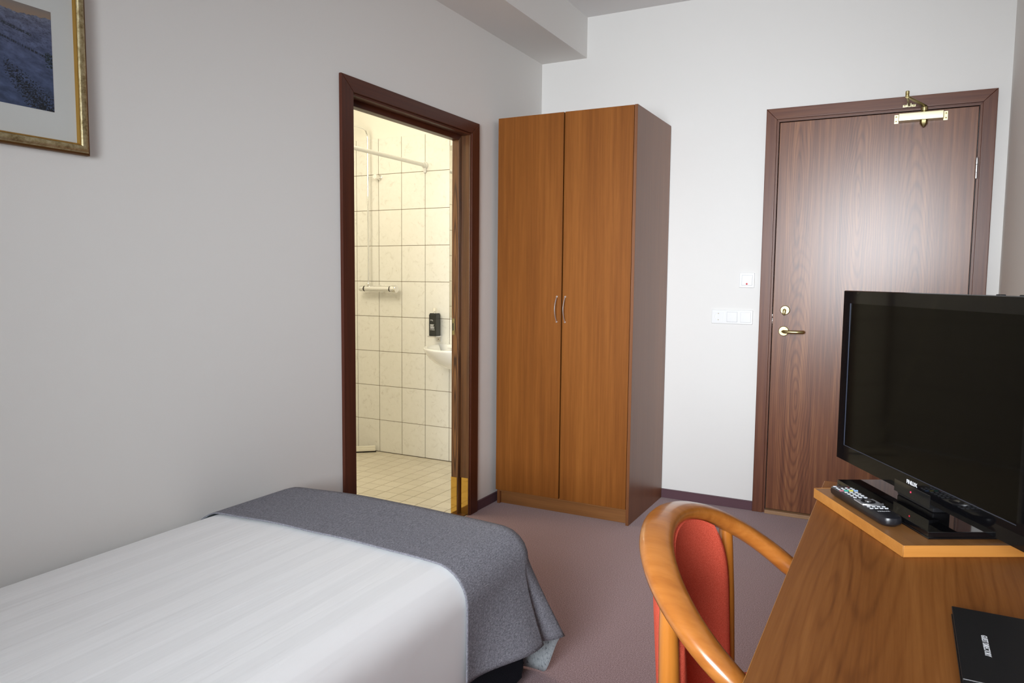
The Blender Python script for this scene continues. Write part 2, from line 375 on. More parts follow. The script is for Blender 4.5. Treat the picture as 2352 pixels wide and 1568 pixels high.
# baseboards of carpet edging with a cap
def baseboard(name, segs):
    s = B(); c = B()
    for (x0, x1, y0, y1) in segs:
        box(s, x0, x1, y0, y1, 0.0, 0.045, .001, 1)
        box(c, x0 - (.001 if x1 - x0 < y1 - y0 else 0), x1 + (.001 if x1 - x0 < y1 - y0 else 0), y0 - (.001 if x1 - x0 > y1 - y0 else 0), y1 + (0 if x1 - x0 > y1 - y0 else 0), 0.045, 0.051, .0015, 2)
    o = tag(obj(name, s, carpet_base), kind='structure')
    obj('baseboard_cap', c, base_cap, o)
baseboard('baseboard_left', [(0.0, 0.009, OY1 + 0.075, -0.009), (0.0, 0.009, YW, OY0 - 0.075)])
baseboard('baseboard_back', [(0.0, 1.296, -0.009, 0.0), (2.305, W, -0.009, 0.0)])
baseboard('baseboard_right', [(W - 0.009, W, YW, -0.009)])

# ------------------------------------------------------------------ entrance door
d1 = empty('door_1', (1.8, 0, 0), label='dark mahogany entrance door with brass closer, lock and lever handle', kind='structure')
def casing_profile(bm, path_in, path_out, front, sign):
    pass
CO0, CO1, COZ = 1.2968, 2.3044, 2.12
CI0, CI1, CIZ = 1.350, 2.248, 2.0645
def frame_piece(x0, x1, z0, z1): pass
def miter(bm, out, inn, y0, y1, bev=0.003):
    """U-shaped mitred casing in XZ: returns three pieces in separate bmeshes"""
    (ox0, ox1, oz), (ix0, ix1, iz) = out, inn
    L = [(ox0, 0), (ix0, 0), (ix0, iz), (ox0, oz)]
    R = [(ix1, 0), (ox1, 0), (ox1, oz), (ix1, iz)]
    H = [(ox0, oz), (ix0, iz), (ix1, iz), (ox1, oz)]
    res = []
    for poly in (L, R, H):
        q = B(); M = Matrix(((1, 0, 0, 0), (0, 0, 1, 0), (0, 1, 0, 0), (0, 0, 0, 1)))
        prism(q, poly, y0, y1, bev, M); res.append(q)
    return res
a, b_, h = miter(B(), (CO0, CO1, COZ), (CI0, CI1, CIZ), -0.018, 0.0)
obj('casing', a, frame_m, d1); obj('casing', b_, frame_m, d1); obj('casing', h, frame_h, d1)
a, b_, h = miter(B(), (CI0 - .002, CI1 + .002, CIZ + .002), (CI0 + .010, CI1 - .010, CIZ - .012), -0.007, 0.11, 0.001)
obj('jamb', a, frame_m, d1); obj('jamb', b_, frame_m, d1); obj('jamb', h, frame_h, d1)
LX0, LX1, LZ0, LZ1 = CI0 + .014, CI1 - .014, 0.024, CIZ - .016
s = B(); box(s, LX0 - .003, LX1 + .003, 0.025, 0.045, 0.01, LZ1 + .003); obj('door_gap', s, dark_gap, d1, smooth=0, label='dark gap around the leaf')
leaf_root = empty('leaf_frame_tmp', ((LX0 + LX1) / 2, 0, 0)); bpy.data.objects.remove(leaf_root)
s = B(); box(s, LX0, LX1, -0.004, 0.036, LZ0, LZ1, .0015, 1)
leaf = obj('door_leaf', s, door_m, d1)
# recentre the leaf's own frame so that the veneer figure sits where it should
mv = Vector(((LX0 + LX1) / 2 - 1.8, 0, 0)); leaf.data.transform(Matrix.Translation(-mv)); leaf.location = mv
s = B(); box(s, LX0 - .002, LX1 + .004, -0.026, 0.02, 0.0, 0.020, .003); obj('threshold', s, thresh_m, d1)
def part(name, bm, mat, parent, label=None, smooth=40):
    return obj(name, bm, mat, parent, smooth=smooth, label=label)
# lever handle
s = B(); lathe(s, [(0, 0), (.0262, 0), (.0262, .005), (.023, .0085), (0, .0085)], (1.4215, -0.004, 0.978), '-Y', 32); hd = part('handle_rosette', s, brass, d1)
s = B(); lathe(s, [(.009, 0), (.009, .035)], (1.4215, -0.012, 0.978), '-Y', 16)
pts = [(1.4215, -0.040, .978), (1.432, -0.051, .9775), (1.448, -0.056, .977), (1.470, -0.056, .977), (1.492, -0.055, .977), (1.508, -0.050, .977), (1.518, -0.040, .977), (1.521, -.028, .977)]
tube(s, pts, [.010, .0105, .010, .0095, .009, .009, .009, .008], 14, rad2=[.008, .0085, .0085, .009, .009, .009, .009, .0085], up=(0, 0, 1))
part('lever', s, brass, hd)
s = B()
for (dx, dz) in ((-.017, -.004), (.012, .015)): lathe(s, [(0, 0), (.003, 0), (.003, .001), (0, .0015)], (1.4215 + dx, -0.0125, .978 + dz), '-Y', 10)
part('screw', s, brass_dark, hd)
s = B(); lathe(s, [(0, 0), (.0245, 0), (.0245, .005), (.021, .009), (0, .009)], (1.4245, -0.004, 1.0875), '-Y', 32); lk = part('lock_rosette', s, brass, d1)
s = B(); lathe(s, [(.006, 0), (.006, .014)], (1.4245, -0.012, 1.0875), '-Y', 14)
tube(s, [(1.4245, -.026, 1.0925), (1.4235, -.029, 1.086), (1.4225, -.030, 1.076), (1.422, -.030, 1.066), (1.422, -.029, 1.062)], [.007, .008, .0075, .0065, .004], 12, rad2=[.005, .006, .006, .005, .003], up=(0, -1, 0))
part('thumb_turn', s, brass, lk)
s = B()
for (dx, dz) in ((-.0155, .001), (.0155, .001), (0, .008)): lathe(s, [(0, 0), (.003, 0), (.003, .001), (0, .0015)], (1.4245 + dx, -0.013, 1.0875 + dz), '-Y', 10)
part('screw', s, brass_dark, lk)
s = B(); box(s, 1.3605, 1.3638, -.006, .012, 1.000, 1.105); st = part('strike_recess', s, dark_gap, d1)
s = B(); box(s, 1.3603, 1.3640, -.0068, .012, 1.048, 1.064, .001); box(s, 1.3603, 1.3640, -.0068, .012, 1.015, 1.036, .001); box(s, 1.3603, 1.3640, -.0068, .012, 1.040, 1.043, .0005); part('latch_bolt', s, chrome, st)
# hinges
for zz in (1.765, 0.42):
    s = B(); xh = LX1 + .003
    lathe(s, [(0, 0), (.003, .001), (.0065, .005), (.0068, .030), (.0055, .032), (.0068, .034), (.0068, .066), (.0055, .068), (.0068, .070), (.0065, .096), (.0035, .101), (0, .103)], (xh, -0.014, zz - .05), 'Z', 14)
    part('hinge', s, steel, d1)
# door closer
cl = part('closer_body', box(B(), 1.9055, 2.0925, -.058, -.004, 1.999, 2.035, .0035), brass_pale, d1)
s = B(); box(s, 1.887, 1.906, -.010, -.004, 1.996, 2.038, .001); part('end_plate', s, brass_pale, cl)
s = B(); box(s, 2.092, 2.111, -.010, -.004, 1.996, 2.038, .001); part('end_plate', s, brass_pale, cl)
s = B()
for x in (1.8955, 2.1030):
    for z in (2.006, 2.027): lathe(s, [(0, 0), (.004, 0), (.004, .0015), (.002, .002), (0, .0015)], (x, -.010, z), '-Y', 12)
part('screw', s, brass_dark, cl)
SX, SY = 2.012, -.034
s = B(); lathe(s, [(.010, 0), (.010, .006), (.014, .008), (.0148, .022), (.013, .025), (0, .026)], (SX, SY, 2.035), 'Z', 24); part('spindle_cap', s, brass, cl)
s = B(); lathe(s, [(0, -.030), (.004, -.030), (.016, -.014), (.0165, 0)], (SX, SY, 1.999), 'Z', 6); part('spindle_nut', s, brass_dark, cl)
EX, EY = 1.9395, -.235
s = B(); tube(s, [(SX, SY, 2.064), (SX + (EX - SX) * .5, SY + (EY - SY) * .5, 2.068), (EX, EY, 2.072)], [.013, .011, .009], 10, rad2=[.004, .004, .004], up=(0, 0, 1)); part('main_arm', s, brass_dark, cl)
s = B(); lathe(s, [(.0085, -.004), (.0085, .006), (.0065, .008), (.0085, .010), (.0085, .022), (.0065, .024), (0, .0245)], (EX, EY, 2.072), 'Z', 16); part('elbow_joint', s, brass, cl)
s = B(); tube(s, [(EX, EY, 2.067), (1.9445, -.13, 2.069), (1.9475, -.030, 2.073)], .005, 10, rad2=.003, up=(0, 0, 1)); part('forearm', s, brass_dark, cl)
s = B(); box(s, 1.921, 1.976, -.024, -.018, 2.068, 2.079, .001); box(s, 1.938, 1.9435, -.036, -.024, 2.066, 2.083, .001); box(s, 1.9525, 1.958, -.036, -.024, 2.066, 2.083, .001); part('arm_bracket', s, brass_pale, cl)
s = B()
for x in (1.929, 1.968): lathe(s, [(0, 0), (.0035, 0), (.0035, .0015), (0, .002)], (x, -.024, 2.0735), '-Y', 12)
part('screw', s, brass_dark, cl)

# ------------------------------------------------------------------ bathroom door frame
d2 = empty('door_2', (0, -1.28, 0), label='dark mahogany frame of the open bathroom doorway', kind='structure')
FO0, FO1, FOZ = -1.8095, -0.7554, 2.0206
def miterY(out, inn, x0, x1, bev):
    (oy0, oy1, oz), (iy0, iy1, iz) = out, inn
    res = []
    for poly in ([(oy0, 0), (iy0, 0), (iy0, iz), (oy0, oz)], [(iy1, 0), (oy1, 0), (oy1, oz), (iy1, iz)], [(oy0, oz), (iy0, iz), (iy1, iz), (oy1, oz)]):
        q = B(); M = Matrix(((0, 0, 1, 0), (1, 0, 0, 0), (0, 1, 0, 0), (0, 0, 0, 1)))
        prism(q, poly, x0, x1, bev, M); res.append(q)
    return res
a, b_, h = miterY((FO0, FO1, FOZ), (OY0, OY1, OZ), 0.0, 0.015, 0.003)
obj('casing', a, bframe_m, d2); obj('casing', b_, bframe_m, d2); obj('casing', h, bframe_h, d2)
a, b_, h = miterY((OY0 - .001, OY1 + .001, OZ + .001), (OY0 + .008, OY1 - .008, OZ - .010), -0.045, 0.007, 0.003)
obj('jamb', a, jamb_m, d2); obj('jamb', b_, jamb_m, d2); obj('jamb', h, bframe_h, d2)
a, b_, h = miterY((OY0 - .001, OY1 + .001, OZ + .001), (OY0 + .030, OY1 - .028, OZ - .034), -0.088, -0.045, 0.004)
obj('door_stop', a, jamb_m, d2); ds = obj('door_stop', b_, jamb_m, d2); obj('door_stop', h, bframe_h, d2)
s = B(); box(s, -.0875, -.052, OY1 - .0295, OY1 - .028, 0, .200); part('kick_plate', s, brass_mirror, d2)
s = B(); box(s, -.043, .004, OY1 - .0095, OY1 - .008, 0, .198); part('kick_plate', s, brass_mirror, d2)
s = B(); box(s, -.084, -.068, OY1 - .0300, OY1 - .028, .945, 1.030, .0005); sp_ = part('strike_plate', s, brass_dark, d2)
s = B(); box(s, -.080, -.072, OY1 - .0305, OY1 - .0298, .968, 1.006); part('latch_hole', s, dark_gap, sp_)
s = B(); box(s, -.0722, -.0705, OY1 - .0315, OY1 - .0298, .966, 1.008); box(s, -.0815, -.0802, OY1 - .0315, OY1 - .0298, .970, 1.006)
for zz in (.953, 1.020): box(s, -.0725, -.0710, OY1 - .0315, OY1 - .0298, zz - .005, zz + .005)
part('strike_lip', s, brass, sp_)
s = B(); box(s, -.086, -.002, OY0, OY1, 0, .006, .002); part('threshold', s, bframe_h, d2)

# ------------------------------------------------------------------ bathroom shell
BX = -1.95; BYF = -2.65; BZC = 2.46
s = B(); box(s, BX, -T, BYF, BY, -0.10, -0.002); bf = tag(obj('floor_bathroom', s, grout_f, smooth=0), kind='structure')
s = B(); box(s, BX, -T, BYF, BY, BZC, BZC + .08); tag(obj('ceiling_bathroom', s, bath_paint, smooth=0), kind='structure')
s = B(); box(s, BX - .1, -T, BY + .004, BY + .10, -.1, BZC); box(s, BX - .1, -T, BY + .002, BY + .006, 0, 2.1925); wb = tag(obj('wall_bathroom_back', s, [bath_paint], smooth=0), kind='structure')
s = B(); box(s, BX, -T, BY + .0005, BY + .0035, 0, 2.190); part('grout_bed', s, grout_m, wb, smooth=0)
s = B(); box(s, BX, -T, BY - .006, BY + .004, -.004, .0032); part('sealant', s, pmat('dark_sealant', (.07, .045, .025), .7), wb, smooth=0)
s = B(); box(s, BX - .1, BX, BYF - .1, BY + .1, 0, BZC); wl = tag(obj('wall_bathroom_left', s, bath_paint, smooth=0), kind='structure')
s = B(); box(s, BX, BX + .003, BYF, BY, 0, 2.190); part('grout_bed', s, grout_m, wl, smooth=0)
s = B(); box(s, BX, -T, BYF - .1, BYF, 0, BZC); tag(obj('wall_bathroom_front', s, bath_paint, smooth=0), kind='structure')
s = B(); box(s, -T - .004, -T, BYF, OY0 - .01, 0, BZC); box(s, -T - .004, -T, OY1 + .01, BY, 0, BZC); box(s, -T - .004, -T, OY0 - .01, OY1 + .01, OZ + .01, BZC)
tag(obj('wall_bathroom_right', s, bath_paint, smooth=0), kind='structure')
def tile_mesh(name, w_, h_, t_, mat, bev=.0012):
    s = B(); box(s, -w_ / 2, w_ / 2, -t_, 0, 0, h_, bev, 1)
    me = bpy.data.meshes.new(name); s.to_mesh(me); s.free(); me.materials.append(mat); return me
def put(me, name, parent, loc, rz=0):
    o = bpy.data.objects.new(name, me); C.objects.link(o); o.parent = parent
    P = wmat(parent).inverted() @ (Matrix.Translation(Vector(loc)) @ Matrix.Rotation(rz, 4, 'Z'))
    o.matrix_local = P; return o
JW = .0030; TW, TH = .1945, .2452
full = tile_mesh('tile', TW - JW, TH - JW, .004, tile_m); low = tile_mesh('tile', TW - JW, .2299 - JW * .5 - .003, .004, tile_m)
nar = tile_mesh('tile', .055 - JW, TH - JW, .004, tile_m); narl = tile_mesh('tile', .055 - JW, .2299 - JW * .5 - .003, .004, tile_m)
rows = [(0.003, low)] + [(.2299 + TH * k + JW / 2, full) for k in range(8)]
cols = []
k = -3
while -.7036 - TW * (k + 1) > BX - .001:
    cols.append(-.7036 - TW * (k + .5)); k += 1
for cxp in cols:
    if cxp + TW / 2 > -T - .004: continue
    for z, me in rows: put(me, 'tile', wb, (cxp, BY + .0005, z))
kk = 0
while BY - TW * (kk + 1) > BYF:
    for z, me in rows: put(me, 'tile', wl, (BX + .003, BY - .003 - TW * (kk + .5), z), PI / 2)
    kk += 1
s = B(); box(s, -.0485, .0485, -.0478, .0478, -.004, 0, .0008, 1)
fme = bpy.data.meshes.new('tile'); s.to_mesh(fme); s.free(); fme.materials.append(ftile_m)
rest = B()
for i in range(0, 19):
    for j in range(0, 27):
        x = -.0370 - .1003 * (i + .5) ; y = -.0025 - .0995 * (j - 1 + .5) - .0995 * 0
        if y > BY - .045 or x > -T - .04 : 
            continue
        if y > -1.42 and j < 15:
            put(fme, 'tile', bf, (x, y, 0.0))
        else: box(rest, x - .0485, x + .0485, y - .0478, y + .0478, -.004, 0)
for j in range(0, 26):   # cut tiles at the doorway edge
    y = -.0025 - .0995 * (j - .5)
    if y < BY - .045: box(rest, -.1350, -.0865, y - .0478, y + .0478, -.004, 0)
for i in range(1, 19):
    x = -.0370 - .1003 * (i + .5); box(rest, x - .0485, x + .0485, -.0005 + .0, BY - .0055, -.004, 0)
part('tile_field', rest, ftile_m, bf, smooth=0)['kind'] = 'stuff'

# ------------------------------------------------------------------ bathroom fittings
TY = BY - .0035      # tile face
sh = empty('shower_set', (-1.26, TY, 1.0), label='chrome shower mixer with thin riser pipe on the tiled bathroom wall', cat='shower')
MX, MY, MZ = -1.255, TY - .055, 1.159
s = B(); lathe(s, [(.0205, -.105), (.021, -.10), (.021, .100), (.0205, .105)], (MX, MY, MZ), 'X', 28); mx_ = part('mixer_body', s, chrome, sh)
s = B(); lathe(s, [(0, -.156), (.017, -.156), (.020, -.150), (.021, -.118), (.019, -.116)], (MX, MY, MZ), 'X', 24); part('diverter_knob', s, chrome, mx_)
s = B(); lathe(s, [(.0195, .116), (.026, .118), (.028, .130), (.028, .150), (.024, .160), (0, .162)], (MX, MY, MZ), 'X', 24); part('temperature_knob', s, chrome, mx_)
for h0, h1 in ((-.117, -.105), (.105, .118)):
    s = B(); lathe(s, [(.0195, h0), (.0195, h1)], (MX, MY, MZ), 'X', 20); part('black_ring', s, rubber, mx_)
s = B()
for dx in (0.0, ): lathe(s, [(.030, 0), (.028, .008), (.012, .012), (.012, .055)], (MX + dx, TY, MZ), '-Y', 24)
part('wall_flange', s, chrome, sh)
RX = -1.335
s = B(); tube(s, [(RX, MY, MZ + .018), (RX, MY, 1.4), (RX, MY, 1.95), (RX, MY, 2.17), (RX, MY - .004, 2.21), (RX, MY - .020, 2.236), (RX, MY - .045, 2.246), (RX, MY - .10, 2.247), (RX, MY - .42, 2.240)], .0072, 14); part('riser_pipe', s, chrome, sh)
s = B(); lathe(s, [(.012, 0), (.013, .004), (.013, .018), (.010, .022)], (RX, MY, MZ + .019), 'Z', 16); part('pipe_nut', s, chrome, sh)
s = B(); lathe(s, [(.0, -.03), (.09, -.03), (.10, -.024), (.03, -.012), (.012, 0)], (RX, MY - .42, 2.238), 'Z', 28); part('shower_head', s, chrome, sh)
s = B(); lathe(s, [(.019, 0), (.019, .006), (.011, .009), (.011, .040), (.016, .044), (.016, .062), (0, .064)], (-1.272, TY, 1.924), '-Y', 20); tube(s, [(-1.272, TY - .05, 1.924), (RX, MY, 1.93)], .006, 10); part('wall_clip', s, chrome, sh)

rodr = empty('shower_curtain_rod', (-.895, TY, 1.98), label='white shower curtain rod fixed to the tiled bathroom wall', cat='curtain rod')
s = B(); tube(s, [(-.895, TY - .004, 1.985), (-.895, -.9, 1.985), (-.895, BYF + .003, 1.985)], .0125, 16); part('rod', s, white_pl, rodr)
s = B(); lathe(s, [(.024, 0), (.022, .010), (.016, .016), (.016, .034)], (-.895, TY, 1.985), '-Y', 20); box(s, -.905, -.885, TY - .012, TY, 1.935, 1.985, .003); part('wall_bracket', s, white_pl, rodr)

so = empty('soap_dispenser', (-.79, .05, .84), label='square black soap dispenser on a small wall bracket above the washbasin', cat='soap dispenser')
BX0, BX1, BY0, BY1 = -.8185, -.7615, .012, .066
s = B(); box(s, BX0, BX1, BY0, BY1, .853, .997, .003); prism(s, [(BX0 + .004, BY0 + .004), (BX1 - .004, BY0 + .004), (BX1 - .004, BY1 - .004), (BX0 + .004, BY1 - .004)], .995, 1.004, .002); bt = part('bottle', s, pmat('black_bottle', (0.022, 0.023, 0.022), 0.22), so)
s = B(); lathe(s, [(.0085, 0), (.0085, .006), (.006, .007), (.006, .012)], ((BX0 + BX1) / 2, (BY0 + BY1) / 2, 1.004), 'Z', 16); part('collar', s, chrome, bt)
s = B(); lathe(s, [(.010, 0), (.011, .006), (.010, .022), (0, .023)], ((BX0 + BX1) / 2, (BY0 + BY1) / 2, 1.016), 'Z', 16); part('pump_button', s, cream_pl, bt)
s = B(); yy = BY0 - .0004
def bar(x0, x1, z): box(s, BX0 + x0, BX0 + x1, yy, yy + .0005, z, z + .0022)
bar(.010, .030, .958); bar(.026, .032, .953); 
for q, (e0, e1) in enumerate(((.010, .040), (.012, .038), (.010, .036), (.010, .044), (.012, .040), (.010, .044))): bar(e0, e1, .928 - q * .0052)
bar(.010, .016, .893); bar(.020, .046, .893)
part('label_print', s, print_w, bt, label='small pale lines of print')['kind'] = 'stuff'
s = B(); box(s, BX0 - .006, BX1 + .004, BY0 - .006, TY, .846, .853, .001); box(s, -.800, -.768, TY - .010, TY, .812, .846, .001); part('bracket', s, steel, so)
s = B(); lathe(s, [(0, 0), (.003, 0), (.003, .001), (0, .002)], (-.784, TY - .010, .828), '-Y', 10); part('screw', s, dark_gap, so)

# washbasin
sk = empty('washbasin', (-.50, TY, .65), label='white ceramic washbasin partly hidden by the bathroom door jamb', cat='washbasin')
s = B(); SCX, SA, SB, RIMZ = -.50, .288, .40, .795
def basin_pt(t, q, inner=False):
    a_ = SA * q; b2 = SB * q
    x = SCX + a_ * math.cos(t); y = TY - .001 - (b2 * (abs(math.sin(t)) ** 0.85))
    return x, y
NT = 40; ring0 = []
prof = [(1.0, 0.0), (1.005, -.004), (1.0, -.012), (.965, -.035), (.90, -.066), (.80, -.096), (.66, -.124), (.48, -.144), (.28, -.152)]
rings = []
for q, dz in prof:
    rings.append([s.verts.new((*basin_pt(PI * j / NT, q), RIMZ + dz)) for j in range(NT + 1)])
inn = [(.975, .002), (.93, .0), (.90, -.02), (.84, -.07), (.70, -.11), (.40, -.128), (.1, -.13)]
rings_i = []
for q, dz in inn:
    rings_i.append([s.verts.new((SCX + (basin_pt(PI * j / NT, q)[0] - SCX), (TY - .03) * (1 - 0) + (basin_pt(PI * j / NT, q)[1] - TY) * .93 , RIMZ + dz)) for j in range(NT + 1)])
for rr in (rings, rings_i):
    for a_, b2 in zip(rr, rr[1:]):
        for j in range(NT): s.faces.new((a_[j], a_[j + 1], b2[j + 1], b2[j]))
for j in range(NT): s.faces.new((rings[0][j], rings[0][j + 1], rings_i[0][j + 1], rings_i[0][j]))
s.faces.new([r[0] for r in rings] + [r[-1] for r in rings[::-1]])
part('bowl', s, ceramic, sk, smooth=60)
s = B(); box(s, SCX - .20, SCX + .20, TY - .040, TY - .001, RIMZ - .02, RIMZ + .004, .006); part('back_ledge', s, ceramic, sk)
# mirror
s = B(); box(s, -.7005, -.20, TY - .005, TY, .974, 2.10, .001); tag(obj('bathroom_mirror', s, mirror_m), 'frameless wall mirror above the washbasin, seen as a thin strip', 'mirror')
# squeegee lying against the wall
p0 = Vector((-1.305, .058, 0)); p1 = Vector((-1.62, -.215, 0)); dv = (p1 - p0).normalized(); nv_ = Vector((-dv.y, dv.x, 0))
ang = math.atan2(dv.y, dv.x)
sq = empty('floor_squeegee', (p0.x, p0.y, 0), ang, label='cream floor squeegee with black rubber blade standing in the bathroom corner', cat='squeegee')
s = B(); box(s, 0, .40, -.010, .010, .010, .030, .004); box(s, 0.0, .40, -.013, .006, .028, .046, .004); obj('head', s, cream_pl, sq, local=True)
s = B(); box(s, -.004, .40, -.004, .006, .0, .012, .002); obj('rubber_blade', s, rubber, sq, local=True)
s = B(); tube(s, [(.26, 0, .035), (.45, -.02, .6), (.62, -.03, 1.15)], .011, 12); obj('handle', s, cream_pl, sq, local=True)

# ------------------------------------------------------------------ switches on the back wall
def plate(bm, x0, x1, z0, z1, t=.009):
    box(bm, x0, x1, -t, 0, z0, z1, .0025, 3)
def rocker(x, z, parent, name='rocker', w=.0265, label=None):
    s = B(); box(s, x - w, x + w, -.0125, -.008, z - w, z + w, .0015, 2); return part(name, s, white_pl2, parent, label)
g = B(); 
def gap(parent, x, z, w=.0275):
    s = B(); box(s, x - w, x + w, -.0092, -.0085, z - w, z + w); part('switch_groove', s, pmat('grey_groove' + str(len(MATS)), (0.42, 0.43, 0.45), .6), parent, smooth=0)
s1 = empty('light_switch', (1.2265, 0, 1.24), label='white single light switch with a red dot beside the entrance door', cat='light switch')
s = B(); plate(s, 1.187, 1.265, 1.2015, 1.2795); part('cover_plate', s, white_pl, s1)
gap(s1, 1.2275, 1.2405); rk = rocker(1.2275, 1.2405, s1)
s = B(); lathe(s, [(0, 0), (.0052, 0), (.0045, .0015), (0, .002)], (1.2275, -.0125, 1.2215), '-Y', 20); part('red_indicator', s, red_pl, rk, label='red indicator lens')
s2 = empty('switch_panel', (1.157, 0, 1.045), label='white three-gang wall panel with power socket, rocker switch and blank, below the single switch', cat='switch panel')
s = B(); plate(s, 1.0465, 1.2625, 1.0055, 1.0805); part('cover_plate', s, white_pl, s2)
gap(s2, 1.1555, 1.043); rocker(1.1555, 1.043, s2)
s = B(); box(s, 1.2265 - .0275, 1.2265 + .0275, -.0094, -.0085, 1.043 - .0275, 1.043 + .0275); part('switch_groove', s, pmat('pale_groove', (0.62, 0.63, 0.65), .6), s2, smooth=0)
rocker(1.2265, 1.043, s2, 'blank_insert', .0268)
s = B()
XS, ZS = 1.083, 1.043
n_ = 32; R1 = .0195
outer = [s.verts.new((XS + a_, -.0115, ZS + b2)) for a_, b2 in ((-.0265, -.0265), (.0265, -.0265), (.0265, .0265), (-.0265, .0265))]
ringf = [s.verts.new((XS + R1 * math.cos(2 * PI * j / n_), -.0115, ZS + R1 * math.sin(2 * PI * j / n_))) for j in range(n_)]
ringb = [s.verts.new((XS + R1 * math.cos(2 * PI * j / n_) * .97, -.004, ZS + R1 * math.sin(2 * PI * j / n_) * .97)) for j in range(n_)]
es = [s.edges.new((outer[k], outer[(k + 1) % 4])) for k in range(4)] + [s.edges.new((ringf[j], ringf[(j + 1) % n_])) for j in range(n_)]
bmesh.ops.triangle_fill(s, edges=es, use_beauty=True)
for j in range(n_): s.faces.new((ringf[j], ringf[(j + 1) % n_], ringb[(j + 1) % n_], ringb[j]))
s.faces.new(ringb)
ob = [s.verts.new((v.co.x, -.008, v.co.z)) for v in outer]
for k in range(4): s.faces.new((outer[k], outer[(k + 1) % 4], ob[(k + 1) % 4], ob[k]))
skt = part('power_socket', s, white_pl2, s2, smooth=30)
s = B()
for dx in (-.0095, .0095): lathe(s, [(0, 0), (.0027, 0), (.0027, .0006), (0, .0006)], (XS + dx, -.0042, ZS), '-Y', 12)
part('pin_hole', s, dark_gap, skt)
for dz in (-.0172, .0172):
    s = B(); box(s, XS - .002, XS + .002, -.0105, -.004, ZS + dz - .0022, ZS + dz + .0022, .0005, 1); part('earth_clip', s, brass_dark, skt)

# ------------------------------------------------------------------ picture on the left wall
PY1, PZ0 = -2.827, 1.5524; PY0, PZ1 = -3.40, 2.030
pic = empty('framed_picture', (0, (PY0 + PY1) / 2, PZ0), label='gold framed print of a snowy mountain landscape at dusk', cat='picture')
def frame_ring(bm, y0, y1, z0, z1, prof):
    """prof: (inset, x) swept round a mitred rectangle"""
    loops = []
    for ins, x in prof:
        loops.append([bm.verts.new(v) for v in ((x, y0 + ins, z0 + ins), (x, y1 - ins, z0 + ins), (x, y1 - ins, z1 - ins), (x, y0 + ins, z1 - ins))])
    for a_, b2 in zip(loops, loops[1:]):
        for j in range(4): bm.faces.new((a_[j], a_[(j + 1) % 4], b2[(j + 1) % 4], b2[j]))
    return bm
s = frame_ring(B(), PY0, PY1, PZ0, PZ1, [(0, .001), (0, .014), (.0015, .017), (.005, .018), (.006, .0195)]); part('outer_edge', s, gold_dark, pic, smooth=50)
s = frame_ring(B(), PY0, PY1, PZ0, PZ1, [(.006, .0195), (.009, .024), (.013, .0265), (.018, .0265), (.0215, .0245), (.0240, .021), (.0255, .018)]); part('frame', s, gold, pic, smooth=60)
s = frame_ring(B(), PY0, PY1, PZ0, PZ1, [(.0255, .018), (.0262, .0185), (.028, .018), (.030, .013), (.031, .009)]); part('gilt_slip', s, gold_bright, pic, smooth=50)
s = B(); box(s, .001, .0095, PY0 + .004, PY1 - .004, PZ0 + .004, PZ1 - .004); part('mat_board', s, mat_board, pic, smooth=0)
QY0, QY1, QZ0, QZ1 = PY0 + .0876, -2.9146, 1.651, 1.9008
me = bpy.data.meshes.new('landscape_print'); NU, NV = 300, 200; vs = []; fs = []; cols_ = []
for j in range(NV + 1):
    for i in range(NU + 1): vs.append((.0099, QY0 + (QY1 - QY0) * i / NU, QZ0 + (QZ1 - QZ0) * j / NV))
def fbm(x, y, z=0.0): return mn.fractal(Vector((x, y, z)), 0.6, 2.1, 5)
def artcol(u, v):
    """u from the right edge, v from the top"""
    hz = .070 + .020 * fbm(u * 9 + 4, 1.3) + .030 * abs(math.sin(u * 8))
    if v < hz:
        t = v / max(hz, .01); return (.215 + .06 * t, .185 + .015 * t, .165 - .02 * t)
    t = (v - hz) / (1 - hz)
    c = [.070 + .060 * math.exp(-t * 4), .098 + .045 * math.exp(-t * 5), .185 + .015 * math.exp(-t * 5)]
    c = [q * (1.05 - .32 * t) for q in c]
    k = 1 + .42 * fbm(u * 14, v * 20 + 7 * u, 2); c = [q * k for q in c]
    if t < .36 and fbm(u * 50, v * 90 + 45 * u, 7) > .30: c = [q * .62 for q in c]
    if abs(v - (.235 + (.28 - u) * .35)) < .014 and u > .12 and fbm(u * 90, v * 90, 4) > -.2: c = [.034, .040, .052]
    d = v - (.39 + (.23 - u) * .40)                       # dotted ridge running down to the right
    if abs(d) < .011 and fbm(u * 130, 2.0, 3) > -.02: c = [.026, .031, .042]
    e1 = v - (.86 - 1.02 * u); e2 = (.83 + (.235 - u) * 2.1) - v
    if u < .30 and e1 > -.02 and e2 > -.02 and fbm(u * 75, v * 75, 9) > .25 - 3.2 * min(e1, e2, .16): c = [.017, .020, .024]
    if u < .045 and .42 < v < .57 and fbm(u * 60, v * 60, 12) > -.05: c = [.018, .028, .030]
    return tuple(c)
for j in range(NV):
    for i in range(NU):
        a_ = j * (NU + 1) + i; fs.append((a_, a_ + 1, a_ + NU + 2, a_ + NU + 1))
me.from_pydata(vs, [], fs); ca = me.color_attributes.new('print', 'FLOAT_COLOR', 'POINT')
for idx in range(len(vs)):
    i, j = idx % (NU + 1), idx // (NU + 1)
    ca.data[idx].color = (*artcol((1 - i / NU) * 1.0, 1 - j / NV), 1)
art = pmat('landscape_print_ink', (.1, .1, .1), 0.5, spec=0.3); at = nd(art.node_tree, 'ShaderNodeAttribute', attribute_name='print'); setcol(art, at.outputs['Color'])
me.materials.append(art); po = bpy.data.objects.new('landscape_print', me); me.transform(wmat(pic).inverted()); C.objects.link(po); po.parent = pic

